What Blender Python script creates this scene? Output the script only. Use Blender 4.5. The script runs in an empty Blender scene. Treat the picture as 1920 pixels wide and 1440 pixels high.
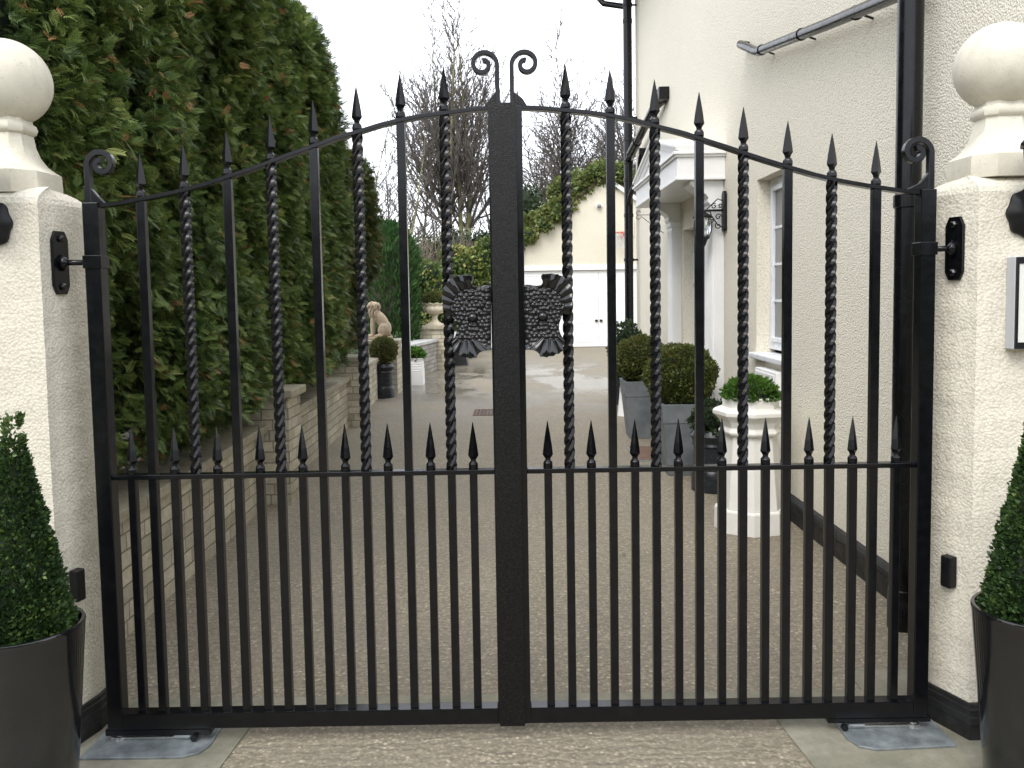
import bpy, math, random
import numpy as np
from mathutils import Vector, Matrix
random.seed(7); rng = np.random.default_rng(11)
PI = math.pi
S = bpy.context.scene
COL = S.collection

# ---------------------------------------------------------------- camera
F = 1550.; CX = 960.; YP = 652.; PITCH = math.atan(102/1550.); ROLL = 0.016; CH = 1.5
cp, sp = math.cos(PITCH), math.sin(PITCH); cr, sr = math.cos(ROLL), math.sin(ROLL)
right0 = Vector((1, 0, 0)); up0 = Vector((0, sp, cp)); fwd = Vector((0, cp, -sp))
Rv = right0*cr - up0*sr; Uv = right0*sr + up0*cr
cam = bpy.data.cameras.new('camera'); camo = bpy.data.objects.new('camera', cam); COL.objects.link(camo)
camo.matrix_world = Matrix(((Rv.x, Uv.x, -fwd.x, 0), (Rv.y, Uv.y, -fwd.y, 0), (Rv.z, Uv.z, -fwd.z, CH), (0, 0, 0, 1)))
cam.sensor_width = 36; cam.lens = F/1920*36; cam.shift_y = -(720-YP)/1920; cam.clip_end = 600; cam.clip_start = 0.05
S.camera = camo

# ---------------------------------------------------------------- world and sun
SUN_EL, SUN_AZ = math.radians(48), math.radians(205)      # azimuth clockwise from +Y
w = bpy.data.worlds.new('World'); S.world = w; w.use_nodes = True
nt = w.node_tree; nt.nodes.clear()
sky = nt.nodes.new('ShaderNodeTexSky'); sky.sky_type = 'NISHITA'; sky.sun_disc = False
sky.sun_elevation = SUN_EL; sky.sun_rotation = SUN_AZ
mix = nt.nodes.new('ShaderNodeMix'); mix.data_type = 'RGBA'; mix.inputs[0].default_value = 0.86
mix.inputs[7].default_value = (7.2, 7.3, 7.7, 1)           # even cloud cover
bg = nt.nodes.new('ShaderNodeBackground'); bg.inputs[1].default_value = 0.1
out = nt.nodes.new('ShaderNodeOutputWorld')
nt.links.new(sky.outputs[0], mix.inputs[6]); nt.links.new(mix.outputs[2], bg.inputs[0]); nt.links.new(bg.outputs[0], out.inputs[0])
sl = bpy.data.lights.new('sun', 'SUN'); sl.energy = .70; sl.angle = math.radians(30); sl.color = (1, .96, .9)
so = bpy.data.objects.new('sun', sl); COL.objects.link(so)
sd = Vector((math.sin(SUN_AZ)*math.cos(SUN_EL), math.cos(SUN_AZ)*math.cos(SUN_EL), math.sin(SUN_EL)))
so.rotation_euler = sd.to_track_quat('Z', 'Y').to_euler(); so.location = (0, -5, 10)
S.cycles.max_bounces = 7; S.cycles.transparent_max_bounces = 6
S.view_settings.view_transform = 'Standard'; S.view_settings.look = 'None'
S.view_settings.exposure = 1.72; S.view_settings.gamma = 1

# ---------------------------------------------------------------- materials
class N:
    """small node graph helper"""
    def __init__(s, name):
        s.m = bpy.data.materials.new(name); s.m.use_nodes = True; s.t = s.m.node_tree
        s.b = s.t.nodes['Principled BSDF']; s._co = None
    def n(s, typ, **kw):
        nd = s.t.nodes.new(typ)
        for k, v in kw.items(): setattr(nd, k, v)
        return nd
    def l(s, a, b): s.t.links.new(a, b); return s
    def co(s):
        if s._co is None: s._co = s.n('ShaderNodeTexCoord').outputs['Object']
        return s._co
    def noise(s, scale, detail=4, rough=.6, vec=None, stretch=None):
        nd = s.n('ShaderNodeTexNoise'); nd.inputs['Scale'].default_value = scale
        nd.inputs['Detail'].default_value = detail; nd.inputs['Roughness'].default_value = rough
        v = vec or s.co()
        if stretch:
            mp = s.n('ShaderNodeMapping'); mp.inputs['Scale'].default_value = stretch; s.l(v, mp.inputs[0]); v = mp.outputs[0]
        s.l(v, nd.inputs['Vector']); return nd.outputs['Fac']
    def voro(s, scale, feature='F1', vec=None):
        nd = s.n('ShaderNodeTexVoronoi'); nd.feature = feature; nd.inputs['Scale'].default_value = scale
        s.l(vec or s.co(), nd.inputs['Vector']); return nd
    def ramp(s, fac, stops, interp='LINEAR'):
        nd = s.n('ShaderNodeValToRGB'); cr_ = nd.color_ramp; cr_.interpolation = interp
        while len(cr_.elements) < len(stops): cr_.elements.new(.5)
        for e, (p, c) in zip(cr_.elements, stops):
            e.position = p; e.color = (c, c, c, 1) if not isinstance(c, tuple) else (*c, 1)
        s.l(fac, nd.inputs[0]); return nd.outputs[0]
    def mix(s, fac, a, b, mode='MIX'):
        nd = s.n('ShaderNodeMix'); nd.data_type = 'RGBA'; nd.blend_type = mode
        for i, v in ((0, fac), (6, a), (7, b)):
            if hasattr(v, 'is_linked'): s.l(v, nd.inputs[i])
            elif i == 0: nd.inputs[0].default_value = v
            else: nd.inputs[i].default_value = (*v, 1)
        return nd.outputs[2]
    def math(s, op, a, b=0.):
        nd = s.n('ShaderNodeMath', operation=op)
        for i, v in ((0, a), (1, b)):
            if hasattr(v, 'is_linked'): s.l(v, nd.inputs[i])
            else: nd.inputs[i].default_value = v
        return nd.outputs[0]
    def bump(s, h, strength=.5, dist=.01, chain=None):
        nd = s.n('ShaderNodeBump'); nd.inputs['Strength'].default_value = strength; nd.inputs['Distance'].default_value = dist
        s.l(h, nd.inputs['Height'])
        if chain is not None: s.l(chain, nd.inputs['Normal'])
        return nd.outputs[0]
    def fin(s, col=None, rough=None, normal=None, spec=None, metal=None, coat=None, trans=None, sss=None):
        for k, v in (('Base Color', col), ('Roughness', rough), ('Normal', normal), ('Specular IOR Level', spec),
                     ('Metallic', metal), ('Coat Weight', coat), ('Transmission Weight', trans)):
            if v is None: continue
            if hasattr(v, 'is_linked'): s.l(v, s.b.inputs[k])
            elif isinstance(v, tuple): s.b.inputs[k].default_value = (*v, 1)
            else: s.b.inputs[k].default_value = v
        return s.m

def m_plain(name, col, rough=.5, var=.12, nscale=12, bump=0, bscale=80, metal=0, coat=0, spec=.5):
    g = N(name); nz = g.noise(nscale, 5)
    lo = tuple(c*(1-var) for c in col); hi = tuple(min(1, c*(1+var)) for c in col)
    c = g.ramp(nz, [(.3, lo), (.7, hi)])
    nr = g.bump(g.noise(bscale, 4), bump, .004) if bump else None
    r = g.ramp(g.noise(nscale*1.7, 3), [(.3, max(0, rough-.06)), (.7, min(1, rough+.08))])
    return g.fin(c, r, nr, spec, metal, coat)

def m_render(name, base, scale=95, depth=.006, dirt=.10, strength=.9, speck=.5):
    """pebble-textured painted render"""
    g = N(name)
    nv = g.n('ShaderNodeTexNoise'); nv.inputs['Scale'].default_value = scale*.5; g.l(g.co(), nv.inputs['Vector'])
    wv = g.n('ShaderNodeVectorMath', operation='MULTIPLY_ADD'); g.l(nv.outputs['Color'], wv.inputs[0]); wv.inputs[1].default_value = (.9/scale,)*3; g.l(g.co(), wv.inputs[2])
    v = g.n('ShaderNodeTexVoronoi'); v.feature = 'SMOOTH_F1'; v.inputs['Scale'].default_value = scale; v.inputs['Smoothness'].default_value = .35; g.l(wv.outputs[0], v.inputs['Vector'])
    d = v.outputs['Distance']; h = g.math('ADD', g.math('MULTIPLY', d, -1.), g.math('MULTIPLY', g.noise(scale*.35, 4, .6), .8))
    nr = g.bump(h, strength, depth)
    big = g.noise(1.3, 6, .65)
    c = g.ramp(big, [(.3, tuple(x*(1-dirt) for x in base)), (.65, base)])
    pit = g.ramp(d, [(.42, 0.), (.80, speck)])
    c = g.mix(pit, c, tuple(x*y for x, y in zip(base, (.50, .50, .48))))
    c = g.mix(g.ramp(g.noise(scale*.22, 5, .7), [(.52, 0.), (.75, .22)]), c, tuple(x*y for x, y in zip(base, (.70, .70, .66))))
    return g.fin(c, .85, nr, .3)

M = {}
M['house_render'] = m_render('cream_house_render', (.79, .745, .625), 105, .0045, .04, .8, .40)
M['pillar_render'] = m_render('cream_pillar_render', (.67, .63, .525), 110, .0030, .10, .75, .36)
M['garage_render'] = m_render('pale_garage_render', (.66, .62, .50), 60, .004, .05, .4, .3)
# cast stone of ball finials
g = N('cast_stone_cream'); c = g.ramp(g.noise(4, 7, .7), [(.3, (.50, .47, .38)), (.6, (.66, .63, .53))])
c = g.mix(g.ramp(g.noise(40, 6, .7), [(.60, 0.), (.72, .6)]), c, (.33, .31, .24))
c = g.mix(g.ramp(g.noise(9, 8, .75, stretch=(1, 1, .35)), [(.50, 0.), (.72, .38)]), c, (.40, .37, .27))
c = g.mix(g.ramp(g.voro(55).outputs['Distance'], [(.06, .55), (.12, 0.)]), c, (.22, .21, .17))
M['finial'] = g.fin(c, .8, g.bump(g.noise(150, 4), .35, .003), .3)
# black paints
def m_black(name, rough, bump, bs, col=(.003, .0032, .004), coat=.0):
    g = N(name); c = g.ramp(g.noise(30, 4), [(.4, col), (.75, tuple(x*1.9 for x in col))])
    r = g.ramp(g.noise(18, 5), [(.3, rough*.8), (.75, rough*1.5)])
    return g.fin(c, r, g.bump(g.noise(bs, 3), bump, .002), .32, 0, coat)
M['iron'] = m_black('black_gate_paint', .17, .05, 90)
M['iron_gloss'] = m_black('black_gloss_casting', .12, .03, 90)
M['iron_gloss'].node_tree.nodes['Principled BSDF'].inputs['Specular IOR Level'].default_value = .6
M['pipe'] = m_black('black_pipe_plastic', .22, .05, 20)
M['bitumen'] = m_black('black_plinth_paint', .45, .9, 35, (.012, .012, .012))
M['flatblack'] = m_black('black_satin_plastic', .4, .1, 60)
g = N('hammered_black_paint')
v = g.voro(330).outputs['Distance']; h = g.math('ADD', g.math('MULTIPLY', v, -1.), g.noise(420, 3))
M['hammered'] = g.fin(g.ramp(g.noise(260, 2), [(.45, (.003, .003, .003)), (.75, (.012, .012, .012))]), .20, g.bump(h, .7, .0013), .28)
# driveway aggregate concrete
def m_drive(name, wet):
    g = N(name); co = g.co()
    peb = g.voro(84); pc = g.ramp(peb.outputs['Color'], [(0., (.125, .106, .074)), (.45, (.255, .220, .155)), (.80, (.375, .325, .232)), (1., (.66, .58, .43))])
    pd = g.ramp(peb.outputs['Distance'], [(0., 0.), (.75, 1.)])
    c = g.mix(g.ramp(pd, [(.35, 0.), (.8, .6)]), pc, (.140, .121, .087))
    blot = g.noise(.9, 7, .65); c = g.mix(g.ramp(blot, [(.35, .55), (.65, 0.)]), c, (.180, .160, .122))
    blot2 = g.noise(2.7, 6, .6, stretch=(1, .6, 1)); c = g.mix(g.ramp(blot2, [(.5, 0.), (.75, .45)]), c, (.23, .205, .15))
    grn = g.noise(1.7, 5, .6, stretch=(1.3, .4, 1)); c = g.mix(g.ramp(grn, [(.58, 0.), (.78, .35)]), c, (.10, .115, .06))
    # brushed ridges across the drive
    wv = g.n('ShaderNodeTexWave'); wv.wave_type = 'BANDS'; wv.bands_direction = 'Y'; wv.inputs['Scale'].default_value = 7.5
    wv.inputs['Distortion'].default_value = 9; wv.inputs['Detail'].default_value = 4; wv.inputs['Detail Scale'].default_value = 1.6
    g.l(co, wv.inputs[0])
    c = g.mix(g.ramp(wv.outputs['Fac'], [(0., .22), (.35, 0.)]), c, (.085, .074, .053))
    hh = g.math('ADD', g.math('MULTIPLY', pd, -.5), g.math('MULTIPLY', wv.outputs['Fac'], .8))
    # cracks
    n2 = g.voro(.55, 'DISTANCE_TO_EDGE', vec=None).outputs['Distance']
    if wet:
        sep = g.n('ShaderNodeSeparateXYZ'); g.l(co, sep.inputs[0])
        mr = g.n('ShaderNodeMapRange'); mr.inputs[1].default_value = 9.0; mr.inputs[2].default_value = 13.0; g.l(sep.outputs[1], mr.inputs[0])
        mr2 = g.n('ShaderNodeMapRange'); mr2.inputs[1].default_value = 20.5; mr2.inputs[2].default_value = 16.0; g.l(sep.outputs[1], mr2.inputs[0])
        band = g.math('MULTIPLY', mr.outputs[0], mr2.outputs[0])
        pn = g.noise(.75, 5, .6, stretch=(1, .55, 1))
        msk = g.math('MULTIPLY', band, g.ramp(pn, [(.40, 0.), (.52, 1.)]))
        c = g.mix(g.math('MULTIPLY', msk, .55), c, (.07, .066, .06))
        rgh = g.math('SUBTRACT', .78, g.math('MULTIPLY', msk, .60))
        b = g.n('ShaderNodeBump'); b.inputs['Distance'].default_value = .006; g.l(hh, b.inputs['Height'])
        g.l(g.math('SUBTRACT', .55, g.math('MULTIPLY', msk, .50)), b.inputs['Strength']); nr = b.outputs[0]
        return g.fin(c, rgh, nr, .5)
    return g.fin(c, .75, g.bump(hh, .55, .006), .4)
M['drive'] = m_drive('exposed_aggregate_concrete', True)
g = N('smooth_concrete'); c = g.ramp(g.noise(3.5, 8, .7), [(.32, (.13, .13, .095)), (.5, (.225, .215, .165)), (.68, (.33, .31, .25))])
c = g.mix(g.ramp(g.noise(7, 6, .7), [(.55, 0.), (.75, .5)]), c, (.15, .155, .08))
c = g.mix(g.ramp(g.noise(1.8, 7, .7), [(.46, 0.), (.62, .55)]), c, (.13, .125, .085))
c = g.mix(g.ramp(g.noise(60, 5, .7), [(.6, 0.), (.75, .5)]), c, (.12, .11, .09))
M['concrete'] = g.fin(c, .8, g.bump(g.noise(90, 5), .4, .004), .3)
M['soil'] = m_plain('dark_soil', (.035, .027, .018), .95, .5, 9, .8, 30)
g = N('rough_grass_ground'); M['groundm'] = g.fin(g.ramp(g.noise(2, 8, .7), [(.3, (.035, .045, .018)), (.7, (.09, .10, .04))]), .95, g.bump(g.noise(30, 5), .8, .02))
# walling blocks
def m_block(name, tone, sc=1.):
    g = N(name); sep = g.n('ShaderNodeSeparateXYZ'); g.l(g.co(), sep.inputs[0])
    cb = g.n('ShaderNodeCombineXYZ'); g.l(g.math('ADD', sep.outputs[0], sep.outputs[1]), cb.inputs[0]); g.l(sep.outputs[2], cb.inputs[1])
    nv = g.n('ShaderNodeTexNoise'); nv.inputs['Scale'].default_value = 5; g.l(g.co(), nv.inputs['Vector'])
    ad = g.n('ShaderNodeVectorMath', operation='MULTIPLY_ADD'); g.l(nv.outputs['Color'], ad.inputs[0]); ad.inputs[1].default_value = (.02, .012, 0); g.l(cb.outputs[0], ad.inputs[2])
    br = g.n('ShaderNodeTexBrick'); g.l(ad.outputs[0], br.inputs[0])
    br.inputs['Scale'].default_value = 1; br.inputs['Mortar Size'].default_value = .005; br.inputs['Mortar Smooth'].default_value = .4
    br.inputs['Brick Width'].default_value = .19; br.inputs['Row Height'].default_value = .078; br.offset = .43; br.squash = 1.5; br.squash_frequency = 3
    br.inputs['Color1'].default_value = (*[x*.72 for x in tone], 1); br.inputs['Color2'].default_value = (*[min(1, x*1.18) for x in tone], 1)
    br.inputs['Mortar'].default_value = (*[x*.42 for x in tone], 1)
    c = g.mix(g.ramp(g.noise(26, 6, .7), [(.4, .45), (.62, 0.)]), br.outputs[0], tuple(x*.55 for x in tone))
    c = g.mix(g.ramp(g.noise(2.2, 6, .65), [(.5, 0.), (.72, .55)]), c, (.13, .135, .065))
    h = g.math('ADD', g.math('MULTIPLY', br.outputs['Fac'], -1.6), g.noise(38, 6, .7))
    return g.fin(c, .88, g.bump(h, .9, .008), .25)
M['block'] = m_block('walling_blocks_buff', (.54, .49, .375))
M['block_pale'] = m_block('walling_blocks_pale', (.36, .34, .30))
g = N('coping_stone'); c = g.ramp(g.noise(3, 7, .7), [(.3, (.24, .22, .155)), (.7, (.40, .36, .27))])
c = g.mix(g.ramp(g.noise(14, 6, .7), [(.5, 0.), (.72, .6)]), c, (.12, .12, .065))
M['coping'] = g.fin(c, .75, g.bump(g.noise(60, 5), .5, .005), .35)
g = N('coping_pale'); M['coping_pale'] = g.fin(g.ramp(g.noise(4, 7, .7), [(.3, (.36, .36, .35)), (.7, (.52, .52, .50))]), .5, g.bump(g.noise(60, 5), .3, .004), .5)
M['stone'] = m_plain('carved_sandstone', (.42, .34, .24), .85, .25, 14, .5, 60)
M['urn'] = m_plain('pale_cast_stone', (.56, .50, .38), .8, .18, 20, .5, 60)
M['white'] = m_plain('white_gloss_paint', (.80, .80, .79), .38, .04, 5, .05, 20)
M['upvc'] = m_plain('white_window_plastic', (.78, .80, .83), .28, .03, 4)
g = N('white_painted_clay'); c = g.ramp(g.noise(3, 6), [(.3, (.66, .65, .60)), (.7, (.78, .77, .73))])
c = g.mix(g.ramp(g.noise(22, 6, .7), [(.60, 0.), (.74, .45)]), c, (.40, .38, .33))
M['whitepot'] = g.fin(c, .5, g.bump(g.noise(45, 4), .25, .004))
g = N('grey_fibre_clay'); c = g.ramp(g.noise(5, 7, .65), [(.3, (.085, .098, .108)), (.6, (.16, .175, .185)), (.8, (.23, .24, .245))])
M['zinc'] = g.fin(c, .55, g.bump(g.noise(50, 4), .25, .003))
M['darkpot'] = m_plain('dark_glazed_planter', (.010, .0105, .011), .13, .35, 6, .03, 30, 0, .3, .5)
M['blackpot'] = m_black('black_painted_clay', .25, .4, 30, (.012, .014, .017))
M['steel'] = m_plain('galvanised_plate', (.26, .29, .30), .50, .45, 14, .4, 60, .6)
M['bolt'] = m_plain('bright_steel', (.5, .5, .48), .3, .1, 20, 0, 80, .9)
M['greybox'] = m_plain('pale_grey_metal', (.42, .43, .45), .4, .05, 8)
M['panel'] = m_plain('intercom_face', (.62, .62, .58), .35, .05, 8)
M['terracotta'] = m_plain('rusty_drain_lid', (.13, .075, .05), .8, .4, 12, .6, 70)
M['red'] = m_plain('red_paint', (.45, .03, .02), .4)
M['orange'] = m_plain('orange_rim_paint', (.55, .12, .05), .4)
M['net'] = m_plain('white_net_cord', (.6, .6, .58), .8)
M['bark'] = m_plain('mossy_bark', (.19, .185, .085), .9, .4, 3, .6, 20)
M['bark_dark'] = m_plain('grey_brown_bark', (.105, .092, .08), .9, .35, 3, .6, 20)
M['twig'] = m_plain('pale_dry_twigs', (.22, .18, .13), .9, .3, 3)
M['wood'] = m_plain('shaded_branch_wood', (.030, .026, .016), .9, .3, 6)
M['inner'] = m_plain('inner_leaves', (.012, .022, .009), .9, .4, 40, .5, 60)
M['tile'] = m_plain('brown_roof_tiles', (.10, .07, .05), .8, .3, 8, .6, 30)
# glass
g = N('window_glass'); g.fin((.17, .175, .165), .04, None, .8)
M['glass'] = g.m
g = N('lantern_glass'); g.fin((.85, .9, .9), .08, g.bump(g.noise(30, 2), .2, .01), .5, None, None, .85); M['lglass'] = g.m
g = N('leaded_door_glass'); c = g.ramp(g.voro(17, 'DISTANCE_TO_EDGE').outputs['Distance'], [(.03, (.01, .01, .01)), (.07, (.20, .22, .22)), (.5, (.07, .08, .085))])
M['dglass'] = g.fin(c, .12, g.bump(g.noise(40, 3), .4, .006), .8)
g = N('net_curtain'); M['curtain'] = g.fin(g.ramp(g.noise(20, 3, stretch=(1, 8, .2)), [(.3, (.30, .30, .28)), (.7, (.50, .50, .47))]), .9)

def m_leaf(name, stops, rough=.55, trans=.25):
    g = N(name); at = g.n('ShaderNodeAttribute'); at.attribute_name = 'tint'
    c = g.ramp(at.outputs['Fac'], stops)
    g.fin(c, rough, None, .35)
    t = g.n('ShaderNodeBsdfTranslucent'); g.l(c, t.inputs[0])
    ms = g.n('ShaderNodeMixShader'); ms.inputs[0].default_value = trans
    o = g.t.nodes['Material Output']; g.l(g.b.outputs[0], ms.inputs[1]); g.l(t.outputs[0], ms.inputs[2]); g.l(ms.outputs[0], o.inputs[0])
    return g.m
L = {}
L['cypress'] = m_leaf('cypress_foliage', [(0, (.026, .050, .016)), (.40, (.092, .145, .036)), (.75, (.185, .250, .062)), (.90, (.29, .32, .10)), (.93, (.28, .14, .05)), (1., (.45, .25, .12))])
L['cypress_brown'] = m_leaf('cypress_foliage_brownish', [(0, (.028, .048, .014)), (.5, (.075, .105, .026)), (.8, (.14, .14, .04)), (1., (.20, .12, .05))])
L['conifer'] = m_leaf('bright_conifer_foliage', [(0, (.020, .060, .020)), (.6, (.050, .120, .030)), (1., (.10, .18, .045))])
L['box_dark'] = m_leaf('box_leaves_dark', [(0, (.014, .034, .012)), (.6, (.050, .098, .028)), (.9, (.105, .165, .040)), (1., (.20, .25, .06))], .38)
L['box_olive'] = m_leaf('box_leaves_olive', [(0, (.045, .070, .016)), (.55, (.095, .120, .026)), (.85, (.15, .14, .04)), (1., (.20, .12, .06))], .5)
L['hebe'] = m_leaf('fresh_green_leaves', [(0, (.03, .085, .014)), (.6, (.075, .175, .025)), (1., (.15, .27, .05))], .4)
L['ivy'] = m_leaf('variegated_ivy_leaves', [(0, (.045, .085, .022)), (.55, (.10, .15, .035)), (.8, (.30, .30, .08)), (1., (.48, .40, .18))], .45)
L['ivy_green'] = m_leaf('green_ivy_leaves', [(0, (.05, .08, .022)), (.6, (.12, .16, .042)), (1., (.24, .24, .08))], .45)
L['dark'] = m_leaf('dark_evergreen_leaves', [(0, (.014, .028, .012)), (.6, (.030, .055, .020)), (1., (.06, .085, .03))])

# ---------------------------------------------------------------- mesh helpers
class MB:
    def __init__(s): s.v = []; s.f = []
    def add(s, vs, fs):
        o = len(s.v); s.v += [tuple(p) for p in vs]; s.f += [tuple(i+o for i in f) for f in fs]; return s
    def box(s, x0, x1, y0, y1, z0, z1):
        return s.add([(x0, y0, z0), (x1, y0, z0), (x1, y1, z0), (x0, y1, z0), (x0, y0, z1), (x1, y0, z1), (x1, y1, z1), (x0, y1, z1)],
                     [(0, 3, 2, 1), (4, 5, 6, 7), (0, 1, 5, 4), (1, 2, 6, 5), (2, 3, 7, 6), (3, 0, 4, 7)])
    def lathe(s, cx, cy, prof, n=32, rot=0., cap=True, sx=1., sy=1., z0=0.):
        vs = []; fs = []
        for r, z in prof:
            for i in range(n):
                a = rot + 2*PI*i/n; vs.append((cx+r*math.cos(a)*sx, cy+r*math.sin(a)*sy, z0+z))
        for k in range(len(prof)-1):
            for i in range(n):
                j = (i+1) % n; fs.append((k*n+i, k*n+j, (k+1)*n+j, (k+1)*n+i))
        if cap: fs.append(tuple(range(n-1, -1, -1))); fs.append(tuple((len(prof)-1)*n+i for i in range(n)))
        return s.add(vs, fs)
    def tube(s, pts, r, n=10, cap=True, twist=0.):
        """round or n-sided tube along 3D points; r number or list"""
        pts = [Vector(p) for p in pts]; m = len(pts); rs = r if isinstance(r, (list, tuple)) else [r]*m
        vs = []; fs = []; u = None
        for k, p in enumerate(pts):
            t = (pts[min(k+1, m-1)]-pts[max(k-1, 0)]).normalized()
            if u is None:
                u = Vector((0, 1, 0)) if abs(t.y) < .9 else Vector((1, 0, 0))
            u = (u - t*u.dot(t)).normalized(); v = t.cross(u)
            for i in range(n):
                a = twist + 2*PI*i/n; vs.append(p + (u*math.cos(a)+v*math.sin(a))*rs[k])
        for k in range(m-1):
            for i in range(n):
                j = (i+1) % n; fs.append((k*n+i, k*n+j, (k+1)*n+j, (k+1)*n+i))
        if cap: fs.append(tuple(range(n-1, -1, -1))); fs.append(tuple((m-1)*n+i for i in range(n)))
        return s.add(vs, fs)
    def ribbon(s, pts, y, w_, d):
        """flat bar in the XZ plane along pts [(x,z)], in-plane thickness w_, depth d"""
        m = len(pts); ws = w_ if isinstance(w_, (list, tuple)) else [w_]*m; vs = []; fs = []
        for k, (x, z) in enumerate(pts):
            a = pts[max(k-1, 0)]; b = pts[min(k+1, m-1)]; tx, tz = b[0]-a[0], b[1]-a[1]; l_ = math.hypot(tx, tz) or 1
            nx, nz = -tz/l_, tx/l_; h = ws[k]/2; c = .22*h
            for (q, e) in ((-h, -d/2+c), (-h+c, -d/2), (h-c, -d/2), (h, -d/2+c), (h, d/2-c), (h-c, d/2), (-h+c, d/2), (-h, d/2-c)):
                vs.append((x+nx*q, y+e, z+nz*q))
        for k in range(m-1):
            for i in range(8):
                j = (i+1) % 8; fs.append((k*8+i, k*8+j, (k+1)*8+j, (k+1)*8+i))
        fs.append(tuple(range(7, -1, -1))); fs.append(tuple((m-1)*8+i for i in range(8)))
        return s.add(vs, fs)
    def prism(s, poly, axis, a, b):
        """polygon extruded along an axis: poly of 2D points, axis 'x','y' or 'z'"""
        n = len(poly)
        def P3(p, t): return {'x': (t, p[0], p[1]), 'y': (p[0], t, p[1]), 'z': (p[0], p[1], t)}[axis]
        vs = [P3(p, a) for p in poly]+[P3(p, b) for p in poly]
        return s.add(vs, [tuple(range(n-1, -1, -1)), tuple(range(n, 2*n))]+[(i, (i+1) % n, n+(i+1) % n, n+i) for i in range(n)])
    def ball(s, c, r, nu=24, nv=14):
        rx, ry, rz = r if isinstance(r, tuple) else (r, r, r)
        vs = [(c[0], c[1], c[2]-rz)]; fs = []
        for j in range(1, nv):
            t = -PI/2+PI*j/nv
            for i in range(nu):
                a = 2*PI*i/nu; vs.append((c[0]+rx*math.cos(t)*math.cos(a), c[1]+ry*math.cos(t)*math.sin(a), c[2]+rz*math.sin(t)))
        vs.append((c[0], c[1], c[2]+rz)); top = len(vs)-1
        for i in range(nu): fs.append((0, 1+(i+1) % nu, 1+i))
        for j in range(nv-2):
            for i in range(nu):
                k = (i+1) % nu; fs.append((1+j*nu+i, 1+j*nu+k, 1+(j+1)*nu+k, 1+(j+1)*nu+i))
        for i in range(nu): fs.append((1+(nv-2)*nu+i, 1+(nv-2)*nu+(i+1) % nu, top))
        return s.add(vs, fs)
    def build(s, name, mat, parent=None, smooth=False, bevel=0, seg=2, origin=None):
        me = bpy.data.meshes.new(name)
        o_ = Vector(origin) if origin is not None else None
        vs = s.v if o_ is None else [tuple(Vector(v)-o_) for v in s.v]
        me.from_pydata(vs, [], s.f); me.validate(); me.update()
        import bmesh
        bm = bmesh.new(); bm.from_mesh(me); bmesh.ops.recalc_face_normals(bm, faces=bm.faces)
        if bevel:
            es = [e for e in bm.edges if len(e.link_faces) == 2 and e.calc_face_angle() > .5]
            bmesh.ops.bevel(bm, geom=es, offset=bevel, segments=seg, profile=.6, affect='EDGES', clamp_overlap=True)
        bm.to_mesh(me); bm.free()
        me.materials.append(mat)
        if smooth: me.shade_smooth()
        ob = bpy.data.objects.new(name, me); COL.objects.link(ob)
        if smooth == 'auto':
            for p in me.polygons: p.use_smooth = True
            es_ = me.edges; me.set_sharp_from_angle(angle=math.radians(38))
        if o_ is not None: ob.location = o_
        if parent is not None:
            ob.parent = parent
            if o_ is None and parent.type == 'EMPTY': ob.location = -Vector(parent.location)
            elif parent.type == 'EMPTY': ob.location = o_-Vector(parent.location)
        return ob

def tag(o, label=None, cat=None, group=None, kind=None):
    if label: o['label'] = label
    if cat: o['category'] = cat
    if group: o['group'] = group
    if kind: o['kind'] = kind
    return o
def empty(name, loc, label, cat, group=None):
    o = bpy.data.objects.new(name, None); COL.objects.link(o); o.location = loc; o.empty_display_size = .1
    return tag(o, label, cat, group)
def struct(o): o['kind'] = 'structure'; return o

def ray(px, py):
    u1 = (px-CX)/F; v1 = (py-YP)/F; u = u1*cr-v1*sr; v = u1*sr+v1*cr
    return (u, cp-v*sp, -sp-v*cp)
def PYd(px, py, Y): d = ray(px, py); t = Y/d[1]; return (d[0]*t, CH+d[2]*t)

# ---- foliage: many small leaf pieces gathered in ONE mesh
def leaf_mesh(name, mat, tv, tf, pos, nrm, size, tint, parent=None, spin=None, flat=0.0):
    """tv template verts (k,3): x across, y along the leaf, z normal.  nrm = direction the leaf points to"""
    n = len(pos); k = len(tv); tv = np.array(tv, float)
    d = nrm/np.linalg.norm(nrm, axis=1)[:, None]
    up = rng.normal(size=(n, 3)) if spin is None else spin
    a = np.cross(d, up); a /= (np.linalg.norm(a, axis=1)[:, None]+1e-9); b = np.cross(a, d)
    V = pos[:, None, :] + size[:, None, None]*(tv[None, :, 0:1]*a[:, None, :]+tv[None, :, 1:2]*d[:, None, :]+tv[None, :, 2:3]*b[:, None, :])
    V = V.reshape(-1, 3); nf = len(tf); q = len(tf[0])
    FI = (np.array(tf)[None]+(np.arange(n)*k)[:, None, None]).reshape(-1)
    me = bpy.data.meshes.new(name); me.vertices.add(len(V)); me.vertices.foreach_set('co', V.ravel().astype(np.float32))
    me.loops.add(len(FI)); me.loops.foreach_set('vertex_index', FI.astype(np.int32))
    me.polygons.add(n*nf); me.polygons.foreach_set('loop_start', (np.arange(n*nf)*q).astype(np.int32)); me.polygons.foreach_set('loop_total', np.full(n*nf, q, np.int32))
    at = me.attributes.new('tint', 'FLOAT', 'POINT'); at.data.foreach_set('value', np.repeat(tint, k).astype(np.float32))
    me.update(calc_edges=True); me.materials.append(mat)
    o = bpy.data.objects.new(name, me); COL.objects.link(o)
    if parent is not None: o.parent = parent; o.location = -Vector(parent.location)
    return o
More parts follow.
